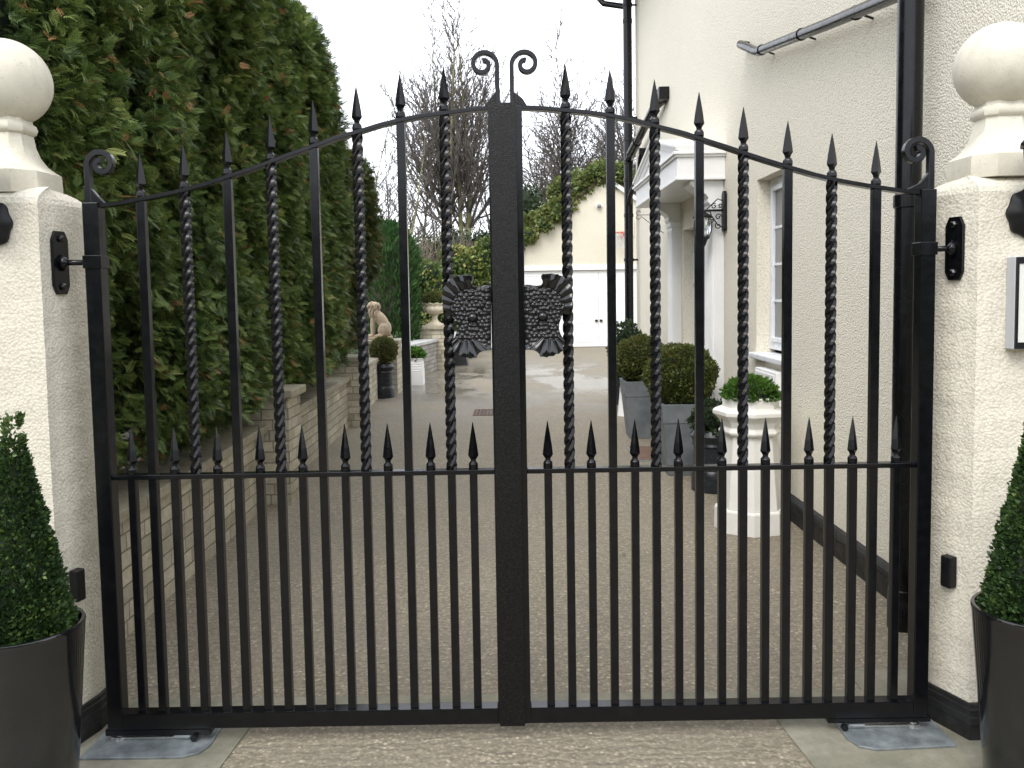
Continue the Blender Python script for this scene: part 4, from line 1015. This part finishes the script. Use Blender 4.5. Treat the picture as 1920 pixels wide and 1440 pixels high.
# eaves, gutter, roof (mostly above the picture)
m = MB(); m.box(HX-.40, HX-.002, HY0-.3, HY1+.30, 5.74, 5.77); m.box(HX-.425, HX-.4002, HY0-.3, HY1+.30, 5.70, 5.87); m.build('eaves_board', M['white'], house)
m = MB(); m.tube([(HX-.485, HY0-.3, 5.80), (HX-.485, HY1+.36, 5.80)], .058, 14); m.build('gutter', M['pipe'], house, True)
m = MB(); m.tube([(HX-.485, 12.1, 5.76), (HX-.485, 12.1, 5.66), (HX-.44, 12.08, 5.60), (HX-.16, 11.92, 5.50), (1.69, 11.86, 5.44)], .04, 14); m.build('swan_neck', M['pipe'], house, True)
m = MB(); m.add([(HX-.52, HY0-.35, 5.875), (HX-.52, HY1+.4, 5.875), (5.4, HY1+.4, 8.3), (5.4, HY0-.35, 8.3), (9.4, HY0-.35, 5.875), (9.4, HY1+.4, 5.875)], [(0, 3, 2, 1), (3, 4, 5, 2), (0, 4, 3), (1, 2, 5)]); m.build('roof', M['tile'], house)

# wall lantern by the porch
lxx, lyy, lzz = 1.625, 7.02, 2.16
r = empty('porch_lantern', (HX-.05, lyy, lzz), 'ornate black hanging lantern on the porch pilaster', 'wall lantern')
m = MB(); m.prism([(lyy-.045, 2.01), (lyy-.035, 1.995), (lyy+.035, 1.995), (lyy+.045, 2.01), (lyy+.045, 2.30), (lyy+.02, 2.33), (lyy-.02, 2.33), (lyy-.045, 2.30)], 'x', HX-.028, HX-.001); m.build('backplate', M['flatblack'], r, bevel=.006)
m = MB(); m.tube([(HX-.02, lyy, 2.17), (lxx-.01, lyy, 2.17)], .009, 8)
def curl(m, cx_, cz_, R, a0, turns, sgn=1):
    pts = []
    for i in range(22): t = i/21; a = a0+sgn*turns*2*PI*t; rr = R*(1-.75*t); pts.append((cx_+rr*math.cos(a), lyy, cz_+rr*math.sin(a)))
    m.tube(pts, .0045, 6)
m.tube([(HX-.03, lyy, 2.03), (HX-.07, lyy, 2.05), (HX-.12, lyy, 2.12), (HX-.135, lyy, 2.165)], .005, 6)
m.tube([(HX-.03, lyy, 2.25), (HX-.07, lyy, 2.265), (HX-.13, lyy, 2.21), (HX-.16, lyy, 2.18)], .005, 6)
for a_ in ((-.065, 2.115, .028, 0), (-.065, 2.04, .028, 2), (-.10, 2.205, .024, 1), (-.05, 2.21, .020, 4), (-.12, 2.085, .018, 3)): curl(m, HX+a_[0], a_[1], a_[2], a_[3], 1.2)
m.build('scroll_bracket', M['flatblack'], r, True)
zt = 2.115
MB().lathe(lxx, lyy, [(.012, .10), (.010, .06), (.022, .05), (.030, .035), (.060, .02), (.085, 0.), (.082, -.008)][::-1], 16, z0=zt).build('cap', M['flatblack'], r, 'auto')
MB().lathe(lxx, lyy, [(.050, -.165), (.066, -.13), (.074, -.08), (.068, -.03), (.060, -.009)], 16, z0=zt).build('glass_shade', M['lglass'], r, True)
m = MB()
for i in range(6): a = i*PI/3; m.tube([(lxx+q*math.cos(a), lyy+q*math.sin(a), zt+z) for q, z in ((.052, -.165), (.069, -.13), (.077, -.08), (.071, -.03), (.063, -.009))], .0035, 6)
m.build('cage', M['flatblack'], r)
MB().lathe(lxx, lyy, [(.005, -.30), (.012, -.275), (.006, -.26), (.024, -.235), (.030, -.215), (.040, -.19), (.058, -.175), (.060, -.165)], 16, z0=zt).build('base', M['flatblack'], r, 'auto')

# hanging basket bracket
r = empty('basket_bracket', (HX, 9.86, 2.3), 'thin black hanging basket bracket on the wall beyond the porch', 'bracket')
m = MB(); m.tube([(HX, 9.86, 2.40), (1.52, 9.86, 2.40)], .004, 6); m.tube([(HX, 9.86, 2.18), (1.55, 9.86, 2.385)], .004, 6)
for cz_, sg_ in ((2.425, 1), (2.375, -1)):
    pts = [(1.52+.025*math.sin(t_)*-1, 9.86, cz_-sg_*.025*math.cos(t_)) for t_ in np.linspace(0, 4.6, 14)]; m.tube(pts, .004, 6)
m.build('scroll_rod', M['flatblack'], r)

# pots beside the house ------------------------------------------------
cx_, cy_ = 1.485, 5.13
r = empty('chimney_pot', (cx_, cy_, 0), 'tall white octagonal chimney pot planter against the house wall', 'chimney pot planter')
k = 1/math.cos(PI/8)
def oct_(prof, name, mat=M['whitepot']): MB().lathe(cx_, cy_, [(a*k, z) for a, z in prof], 8, PI/8+.22, True).build(name, mat, r, bevel=.004)
oct_([(.206, 0), (.204, .135), (.196, .148)], 'base_band')
oct_([(.188, .1482), (.150, .598)], 'body')
oct_([(.152, .5982), (.178, .612), (.182, .625), (.174, .638), (.162, .650), (.176, .690), (.205, .722), (.214, .728), (.214, .752), (.200, .765), (.160, .772), (.158, .835), (.145, .838), (.143, .79)], 'crown')
rr = empty('leafy_plant', (cx_, cy_, .8), 'bright green low plant in the tall white chimney pot', 'plant')
n = 420; d = sphere_pts(n); d[:, 2] = np.abs(d[:, 2]); P = []; Nn = []; T = []
for q in d:
    base = np.array([cx_, cy_, .815])+q*np.array([.175, .175, .145])*(1+.06*rng.normal())
    for j in range(22):
        a = rng.uniform(0, 6.28); off = np.array([math.cos(a), math.sin(a), 0])*.5; nn = q*np.array([.8, .8, 1])+np.array([0, 0, .5])+off*rng.uniform(.3, 1.6)
        P.append(base-q*.03*rng.uniform(0, 1)); Nn.append(nn+rng.normal(size=3)*.15); T.append(np.clip(.5+.25*rng.normal()+.2*q[2], 0, 1))
leaf_mesh('foliage', L['hebe'], [(0, 0, 0), (.20, .5, .06), (0, 1, 0), (-.20, .5, .06)], [(0, 1, 2, 3)], np.array(P), np.array(Nn), rng.uniform(.016, .027, len(P)), np.array(T), rr)
hull('inner_branches', rr, (cx_, cy_, .81), (.16, .16, .13))

chimney_pot_black(1.505, 6.16, .46, .165, 'black chimney pot planter behind the tall white pot', 'black chimney pot planters')
ball_shrub('leafy_plant', (1.50, 6.16, .53), (.14, .14, .13), 700, .045, L['dark'], 'dark straggly plant in the black pot behind the white pot', 'plant', seed=12, rough=.25, k=.7)
def zinc(x, y, H, top, bot, label):
    r = empty('tapered_planter', (x, y, 0), label, 'planter', 'tall grey tapered square planters')
    sq(MB(), x, y, [(bot, 0), (top*.93, H-.155)]).build('body', M['zinc'], r, bevel=.006)
    sq(MB(), x, y, [(top*.955, H-.1548), (top, H-.002), (top-.004, H), (top-.022, H), (top-.024, H-.03)]).build('rim', M['zinc'], r, bevel=.003)
    MB().box(x-top+.03, x+top-.03, y-top+.03, y+top-.03, H-.045, H-.028).build('soil', M['soil'], r)
zinc(1.405, 6.78, .59, .208, .150, 'grey tapered square planter nearer the gate, holding the larger ball')
zinc(1.340, 8.50, .59, .208, .150, 'grey tapered square planter by the porch, farther from the gate')
ball_shrub('ball_shrub', (1.385, 6.78, .808), (.285, .275, .245), 15000, .022, L['box_olive'], 'largest clipped ball shrub, in the nearer grey planter', 'shrub', 'clipped box balls', seed=14, tint0=(.42, .24), rough=.10)
ball_shrub('ball_shrub', (1.330, 8.50, .80), (.262, .26, .235), 10000, .024, L['box_olive'], 'clipped ball shrub in the farther grey planter by the porch', 'shrub', 'clipped box balls', seed=15, tint0=(.48, .26), rough=.10)
x_, y_ = 1.415, 9.98
r = empty('tapered_planter', (x_, y_, 0), 'white flared pot just beyond the farther grey planter', 'planter')
MB().lathe(x_, y_, [(.145, 0), (.14, .02), (.105, .42), (.11, .44), (.09, .44)], 32).build('pot', M['white'], r, 'auto')
ball_shrub('leafy_plant', (x_-.02, y_, .78), (.20, .2, .34), 1600, .04, L['dark'], 'dark green shrub in the white flared pot', 'plant', seed=16, rough=.2)
chimney_pot_black(1.46, 11.02, .62, .14, 'black chimney pot planter at the far house corner', 'black chimney pot planters')
ball_shrub('leafy_plant', (1.46, 11.02, .72), (.16, .16, .16), 800, .04, L['dark'], 'small dark plant in the pot at the far house corner', 'plant', seed=18, rough=.25)

# drains
def drain(x0, x1, y0, y1, mat, label, n=0):
    r = empty('drain_cover', ((x0+x1)/2, (y0+y1)/2, 0), label, 'drain cover')
    m = MB(); t = .018; m.box(x0, x1, y0, y0+t, -.004, .008); m.box(x0, x1, y1-t, y1, -.004, .008); m.box(x0, x0+t, y0+t, y1-t, -.004, .008); m.box(x1-t, x1, y0+t, y1-t, -.004, .008); m.build('frame', M['steel'] if not n else M['terracotta'], r)
    m = MB()
    if n:
        for i in range(n): xx = x0+t+(x1-x0-2*t)*(i+.25)/n; m.box(xx, xx+(x1-x0)/n*.45, y0+t, y1-t, -.003, .0065)
        MB().box(x0+t, x1-t, y0+t, y1-t, -.006, .001).build('gully', M['flatblack'], r)
    else: m.box(x0+t, x1-t, y0+t, y1-t, -.004, .0065)
    m.build('grate' if n else 'lid', mat, r)
drain(1.09, 1.36, 7.22, 7.92, M['terracotta'], 'rusty brown lid set in the drive beside the grey planters')
drain(-.50, -.10, 10.12, 10.64, M['terracotta'], 'rusty slotted drain grate in the middle of the drive', 8)
# a few fallen leaves
r_ = random.Random(3)
for i, (x, y) in enumerate(((.235, 3.33), (-.86, 3.7), (.62, 4.6), (-1.1, 2.52), (.4, 2.45))):
    q = leaf_mesh('fallen_leaf', L['hebe' if i == 0 else 'cypress_brown'], *IVY, np.array([[0, 0, 0.]]), np.array([[math.cos(i), math.sin(i), .15]]), np.array([.022]), np.array([.7]), None, spin=np.array([[0, 0, 1.]]))
    q.location = (x, y, .011); tag(q, ['small green leaf lying on the drive right of the centre post', 'small brown leaf on the drive near the left wall', 'small brown leaf on the drive below the planters', 'small brown leaf on the left steel plate edge', 'small brown leaf on the pavement before the gate'][i], 'leaf')

# ================================================================ GARAGE
GYY = 22.5
gar = empty('garage', (2.6, GYY+3, 0), 'pale rendered garage with gable end at the end of the drive', 'garage')
gw = [(-.79, -.01), (5.99, -.01), (5.99, 2.25), (2.62, 4.53), (-.79, 2.22)]
dx0, dx1, dzt = -.62, 5.38, 2.10
vs = [(-.79, -.01), (dx0, -.01), (dx0, dzt), (dx1, dzt), (dx1, -.01), (5.99, -.01), (5.99, 2.25), (2.60, 4.53), (-.79, 2.22)]
m = MB(); m.prism(vs, 'y', GYY, GYY+.25); m.box(-.79, -.55, GYY+.2502, GYY+6, -.01, 2.15); m.box(5.75, 5.99, GYY+.2502, GYY+6, -.01, 2.15); m.build('wall', M['garage_render'], gar)
m = MB(); m.box(dx0, dx1, GYY-.03, GYY+.02, dzt-.0, dzt+.14); m.build('lintel_board', M['white'], gar, bevel=.005)
m = MB()
for s_ in (1,):
    e = 2.60+s_*3.45; m.prism([(e, 2.22), (e, 2.10), (2.60, 4.48), (2.60, 4.60)][::s_], 'y', GYY-.10, GYY-.002)
m.build('bargeboard', M['white'], gar)
m = MB(); m.prism([(-.92, 2.20), (2.60, 4.66), (6.12, 2.20), (6.12, 2.12), (2.60, 4.56), (-.92, 2.12)], 'y', GYY-.06, GYY+6.1); m.build('roof', M['tile'], gar)
xc = 2.378
for s_ in (-1, 1):
    a, b = (xc-3.0+.012, xc-.004) if s_ < 0 else (xc+.004, xc+3.0-.012)
    m = MB(); m.box(a, b, GYY+.06, GYY+.10, .015, dzt-.012); dr = m.build('garage_door', M['white'], gar)
    m = MB(); n = 4; wdt = (b-a)/n
    for i in range(n):
        xa, xb = a+i*wdt+.09, a+(i+1)*wdt-.09
        for (z0_, z1_) in ((.14, .68), (.80, 1.36), (1.48, 1.97)):
            fr2 = .022
            m.box(xa, xb, GYY+.050, GYY+.0598, z0_, z0_+fr2); m.box(xa, xb, GYY+.050, GYY+.0598, z1_-fr2, z1_); m.box(xa, xa+fr2, GYY+.050, GYY+.0598, z0_+fr2, z1_-fr2); m.box(xb-fr2, xb, GYY+.050, GYY+.0598, z0_+fr2, z1_-fr2)
            m.box(xa+.06, xb-.06, GYY+.052, GYY+.0597, z0_+.06, z1_-.06)
    o = m.build('raised_panels', M['white'], None, bevel=.003); o.parent = dr
    m = MB(); hx = xc+s_*.055; m.tube([(hx, GYY+.058, .72), (hx, GYY+.02, .72), (hx+s_*.05, GYY+.015, .72)], .022, 8); m.lathe(hx, GYY+.04, [(.03, .69), (.03, .75)], 10); o = m.build('handle', M['flatblack'], None); o.parent = dr
# floodlight / camera on gable
r = empty('security_camera', (2.406, GYY, 3.815), 'round white security camera with dark lens on the garage gable', 'camera')
m = MB(); m.tube([(2.406, GYY-.001, 3.815), (2.406, GYY-.05, 3.815)], [.09, .085], 24); m.build('mount', M['white'], r)
MB().ball((2.406, GYY-.07, 3.80), (.062, .06, .062)).build('lens_dome', M['glass'], r, True)
r = empty('basketball_hoop', (3.05, GYY, 2.9), 'small basketball hoop with orange rim and net on the garage wall', 'basketball hoop')
MB().box(2.73, 3.35, GYY-.04, GYY-.012, 2.98, 3.42).build('backboard', M['garage_render'], r, bevel=.004)
MB().box(2.97, 3.15, GYY-.11, GYY-.0405, 2.95, 3.10).build('bracket', M['red'], r, bevel=.01)
pts = [(3.00+.21*math.cos(t), GYY-.32+.21*math.sin(t), 3.07) for t in np.linspace(0, 2*PI, 29)]
MB().tube(pts, .012, 6, False).build('rim', M['orange'], r, True)
m = MB()
for i in range(12):
    a = i*PI/6
    for s_ in (-1, 1): m.tube([(3.00+.21*(1-.45*t)*math.cos(a+s_*t*.9), GYY-.32+.21*(1-.45*t)*math.sin(a+s_*t*.9), 3.07-.42*t) for t in (0, .33, .66, 1)], .006, 4)
m.build('net', M['net'], r)

# ivy on the garage roof edge ---------------------------------------------
def blob_cloud(centres, n, size, mat, name, parent, tint0, seed, tmpl=LEAF, droop=0.):
    P = []; D = []
    tot = sum(c[3]*c[4]*1. for c in centres)
    for (x, y, z, rx, rz) in centres:
        k = max(40, int(n*rx*rz/tot)); d = sphere_pts(k); rad = 1+.16*vnoise(d*2, seed+int(x*7), 2.)+rng.uniform(-.35, .05, k)
        P.append(np.array([x, y, z])+d*np.array([rx, rx*.8, rz])*rad[:, None]); D.append(d+rng.normal(size=(k, 3))*.6+np.array([0, 0, -droop]))
    P = np.concatenate(P); D = np.concatenate(D); ti = np.clip(rng.normal(tint0, .2, len(P))+.2*vnoise(P, seed+3, 2.5), 0, 1)
    return leaf_mesh(name, mat, *tmpl, P, D, size*rng.uniform(.6, 1.3, len(P)), ti, parent)
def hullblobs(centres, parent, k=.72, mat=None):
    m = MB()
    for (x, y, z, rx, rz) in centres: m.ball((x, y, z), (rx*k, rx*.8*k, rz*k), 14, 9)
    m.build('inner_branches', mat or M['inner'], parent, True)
iv = empty('ivy', (1.2, GYY, 3.4), 'green and yellow ivy mass growing along the garage gable edge', 'ivy')
cs = []
for i in range(19):
    t = i/18; x = -.9+3.9*t; z = 2.25+(x+.79)*.672+.10 if x < 2.6 else 4.55
    cs.append((x, GYY+.05+.2*random.random(), z+random.uniform(.02, .10)+.07*math.sin(t*9), .30+.05*random.random(), .27+.10*math.sin(t*5)**2))
cs += [(-.75+i*.42, GYY-.12, 2.16+i*.42*.672+random.uniform(-.05, .05), .24, .20) for i in range(6)]
cs += [(x, GYY+.8, 4.72-abs(x-2.6)*.4, .45, .42) for x in (1.5, 2.0, 2.5, 3.0, 3.5, 4.0, 4.4)]
blob_cloud(cs, 19000, .085, L['ivy_green'], 'foliage', iv, .55, 40, IVY, .5); hullblobs(cs, iv)
# the yellow variegated part low on the left of the gable
iv2 = empty('ivy', (-1.2, GYY-.3, 1.5), 'yellow variegated ivy mound against the left corner of the garage', 'ivy')
cs = [(-1.15, 22.0, 2.15, .55, .50), (-.80, 22.1, 2.35, .40, .40), (-1.45, 21.9, 1.75, .45, .45), (-.85, 22.0, 1.80, .35, .5), (-1.5, 22.2, 2.5, .35, .3), (-.62, 22.2, 2.75, .30, .22), (-1.0, 22.0, 1.35, .3, .35)]
blob_cloud(cs, 5200, .085, L['ivy'], 'foliage', iv2, .52, 44, IVY, .5); hullblobs(cs, iv2, .70)
sg = [((-.78, 22.1, 0), (-.78, 22.1, 1.5), .05, .04)]; seg_mesh('stem', M['wood'], sg, iv2, 6)

# shrubs and conifers in the left garden -----------------------------------
def upright_conifer(x, y, h, rad, label, n=11000, size=.13):
    r = empty('upright_conifer', (x, y, 0), label, 'conifer')
    u = rng.uniform(0, 1, n); a = rng.uniform(0, 2*PI, n); rr_ = rad*np.minimum(1, (1-u)*4.5)**.5*(1-.15*(1-u))
    P0 = np.stack([np.cos(a), np.sin(a), u*h], 1); rr_ = rr_*(1+.10*vnoise(P0*np.array([2, 2, 1.5]), 51, 1.4)+rng.uniform(-.22, .03, n))
    P = np.stack([x+rr_*np.cos(a), y+rr_*np.sin(a), .15+u*(h-.15)], 1); D = np.stack([np.cos(a)*.45, np.sin(a)*.45, np.full(n, 1.)], 1)+rng.normal(size=(n, 3))*.3
    ti = np.clip(rng.normal(.42, .2, n)+.3*(u-.6)*0+.2*vnoise(P, 55, 3), 0, 1)
    leaf_mesh('foliage', L['conifer'], [(0, 0, 0), (.10, .45, .05), (0, 1, 0), (-.10, .45, .05)], [(0, 1, 2, 3)], P, D, size*rng.uniform(.7, 1.3, n), ti, r)
    MB().lathe(x, y, [(rad*.8, .1), (rad*.86, h*.5), (rad*.75, h*.8), (rad*.3, h*.95)], 16).build('trunk', M['wood'], r, True)
upright_conifer(-2.42, 16.4, 2.88, .62, 'bright green upright conifer behind the seated lion', 15000)
def shrub(name, cs, n, size, mat, label, tint0=.5, seed=60, tmpl=LEAF, droop=0., k=.72, cat='shrub', hm=None):
    r = empty(name, (cs[0][0], cs[0][1], 0), label, cat); blob_cloud(cs, n, size, mat, 'foliage', r, tint0, seed, tmpl, droop); hullblobs(cs, r, k, hm)
    sg = [((c[0], c[1], 0), (c[0], c[1], c[2]), .04, .03) for c in cs[:3]]; seg_mesh('stems', M['wood'], sg, r, 5); return r
shrub('holly_bush', [(-2.10, 20.3, 1.95, .50, .42), (-1.75, 20.2, 1.55, .42, .42), (-2.5, 20.4, 1.6, .45, .5), (-1.55, 20.4, 1.05, .4, .4), (-2.1, 20.3, 1.1, .5, .5)], 5200, .10, L['ivy'], 'variegated yellow green bush behind the stone urn', .42, 61, LEAF, .9)
shrub('yellow_shrub', [(-2.05, 17.3, .75, .34, .30), (-1.80, 17.6, .70, .25, .25), (-2.35, 17.4, .6, .3, .3)], 1500, .05, L['ivy'], 'low golden shrub behind the curving pale wall', .62, 62)
shrub('evergreen_shrub', [(-2.6, 15.0, .5, .35, .35), (-2.1, 15.4, .5, .3, .3), (-2.5, 14.2, .45, .35, .3), (-2.15, 16.2, .45, .3, .35)], 2200, .05, L['box_dark'], 'low dark leafy planting behind lion and pale wall', .6, 63)
shrub('evergreen_shrub', [(-1.6, 25.5, 2.9, .8, .55), (-2.6, 26, 2.7, .9, .6), (-.7, 26, 3.0, .7, .5), (-3.8, 26, 2.5, 1.0, .8), (-1.6, 25.6, 1.9, 1.0, .8)], 5200, .10, L['dark'], 'dark evergreen bank left behind the ivy mound', .55, 64)
shrub('evergreen_shrub', [(-4.6, 21.5, 1.6, 1.1, 1.1), (-3.4, 22, 1.5, .9, .9), (-5.8, 21, 1.9, 1.2, 1.3)], 3200, .12, L['dark'], 'dark evergreen bush behind the upright conifer', .4, 65)
shrub('laurel_tree', [(.55, 27.5, 4.4, .55, .6), (.35, 27.6, 3.7, .6, .6), (.75, 27.4, 3.5, .6, .5)], 2600, .11, L['dark'], 'dark leafy tree rising behind the garage ivy beside the gate post', .6, 66)
shrub('laurel_tree', [(5.2, 30.5, 4.6, 1.4, 1.0), (3.6, 31, 4.6, 1.2, .9)], 3200, .13, L['ivy_green'], 'green ivy clad tree crown showing right above the garage', .4, 67)
# distant mass of the wood
wd = []
for i in range(34):
    x = -16+i*1.0+random.uniform(-.4, .4); wd.append((x, 48+random.uniform(-3, 3), 1.6+random.uniform(-.3, 1.2), 1.8, 2.1+random.uniform(0, .9)))
far = empty('woodland', (0, 48, 0), 'dim bank of undergrowth below the bare trees', 'woodland'); far['kind'] = 'stuff'
o = blob_cloud(wd, 16000, .28, m_leaf('far_scrub_leaves', [(0, (.07, .075, .055)), (.6, (.12, .12, .08)), (1., (.17, .15, .10))]), 'undergrowth', far, .5, 70); hullblobs(wd, far, .78, m_plain('far_scrub_wood', (.10, .095, .075), .9, .3, 1.))

# bare winter trees ------------------------------------------------------------
def bare_tree(x, y, h, label, stems=3, spread=.25, seed=1, trunk_r=.16, mat='bark', up=.30, wob=.16, dens=1., first=.28, tw=.014, asp=1.):
    R_ = random.Random(seed); segs_t = []; segs_b = []
    r = empty('bare_tree', (x, y, 0), label, 'tree', 'bare winter trees behind the garage')
    def grow(p, d, length, rad, lvl, out):
        nseg = max(3, int(length/(.55 if lvl < 2 else .28))); sl_ = length/nseg; q = p.copy(); dd = d.copy(); r0 = rad
        for i in range(nseg):
            w_ = wob*(1.2 if lvl else .5)
            dd = (dd+Vector((R_.gauss(0, w_), R_.gauss(0, w_), R_.gauss(0, w_)))*.5+Vector((0, 0, up*.16))).normalized()
            nq = q+dd*sl_; r1 = max(tw*.6, rad*(1-(i+1)/nseg*(.95 if lvl == 0 else .75 if lvl < 3 else .5))**(1.25 if lvl == 0 else 1))
            out.append((tuple(q), tuple(nq), r0, r1)); t = (i+1)/nseg
            if lvl < 4 and (t > (first if lvl == 0 else .12)):
                kids = {0: 2.6, 1: 1.9, 2: 1.6, 3: 1.2}[lvl]*dens
                for _ in range(int(kids)+(R_.random() < kids % 1)):
                    ax = Vector((R_.gauss(0, 1), R_.gauss(0, 1), R_.gauss(0, .3))); side = (ax-dd*ax.dot(dd)).normalized()
                    ang = R_.uniform(.30, .80)*asp if lvl else R_.uniform(.4, .8)*asp
                    nd = (dd*math.cos(ang)+side*math.sin(ang)).normalized()
                    ln = length*(1-t*.55)*R_.uniform(.34, .62) if lvl else length*max(.20, 1.02-t)*R_.uniform(.42, .70)
                    if ln > .22: grow(nq, nd, min(ln, 4.5), max(tw, r1*R_.uniform(.45, .7)), lvl+1, segs_b)
            q = nq; r0 = r1
    for s_ in range(stems):
        a = 2*PI*s_/stems+R_.random(); lean = spread*(.5+R_.random()*.8) if stems > 1 else .04
        p = Vector((x+math.cos(a)*.22*(stems > 1), y+math.sin(a)*.22*(stems > 1), 0)); d = Vector((math.cos(a)*lean, math.sin(a)*lean, 1)).normalized()
        grow(p, d, h*R_.uniform(.88, 1.), trunk_r*R_.uniform(.75, 1.1), 0, segs_t)
    seg_mesh('trunk', M[mat], segs_t, r, 8); seg_mesh('branches', M['bark_dark' if mat != 'twig' else 'twig'], segs_b, r, 3)
    return len(segs_b)
cnt = 0
cnt += bare_tree(-2.05, 31, 11.8, 'tall many stemmed bare tree left of the gate centre post', 4, .09, 11, .19, 'bark', .95, .11, .92, .32, .014, 1.1)
cnt += bare_tree(3.0, 35, 13.0, 'broad bare tree above the garage ivy ridge', 2, .28, 12, .22, 'bark', .45, .20, 1.0, .26, .015, 1.2)
cnt += bare_tree(-4.6, 27, 7.6, 'leaning bare tree beside the end of the hedge', 2, .35, 13, .10, 'bark', .30, .22, .8, .25, .011)
cnt += bare_tree(-3.5, 33, 8.2, 'slender bare tree between the hedge end and the many stemmed tree', 2, .22, 14, .11, 'bark', .30, .2, .8, .25, .011)
cnt += bare_tree(.35, 34, 8.0, 'smaller bare tree just right of the centre post', 2, .25, 15, .11, 'bark_dark', .35, .2, .85, .25, .011)
cnt += bare_tree(5.6, 38, 11.0, 'bare tree half hidden by the far house corner', 2, .2, 16, .15, 'bark_dark', .35, .2, .8, .3)
cnt += bare_tree(1.6, 40, 10.5, 'bare tree behind and left of the broad one', 2, .2, 17, .13, 'bark', .35, .18, .8, .3)
cnt += bare_tree(-6.6, 40, 10., 'distant bare tree by the end of the hedge', 2, .25, 18, .13, 'bark_dark', .3, .2, .75, .25)
cnt += bare_tree(-1.9, 43, 8.0, 'distant bare tree behind the many stemmed one', 3, .3, 19, .10, 'bark_dark', .3, .22, .7, .2)
# twiggy leafless shrubs
for i, (x, y, h, lab) in enumerate(((-2.55, 23.6, 3.1, 'pale twiggy leafless shrub above the variegated bush'), (-1.55, 24.4, 3.0, 'twiggy leafless shrub beside the trunks of the many stemmed tree'), (-3.4, 24.0, 3.0, 'twiggy leafless shrub just right of the upright conifer'))):
    R_ = random.Random(90+i); sg = []; r = empty('leafless_shrub', (x, y, 0), lab, 'shrub', 'leafless twiggy shrubs')
    for s_ in range(70):
        p = Vector((x+R_.gauss(0, .25), y+R_.gauss(0, .25), .1)); d = Vector((R_.gauss(0, .28), R_.gauss(0, .2), 1)).normalized(); rad = .016
        for k_ in range(9):
            d = (d+Vector((R_.gauss(0, .16), R_.gauss(0, .16), R_.gauss(-.02, .08)))).normalized(); q = p+d*h/8.5*R_.uniform(.7, 1.1); sg.append((tuple(p), tuple(q), rad, rad*.85))
            if k_ > 2:
                for _ in range(2): e = q+(d+Vector((R_.gauss(0, .6), R_.gauss(0, .6), R_.gauss(0, .4)))).normalized()*R_.uniform(.2, .5); sg.append((tuple(q), tuple(e), .007, .004))
            p = q; rad *= .85
    seg_mesh('twigs', M['twig'], sg, r, 3)
print('tree segs', cnt)
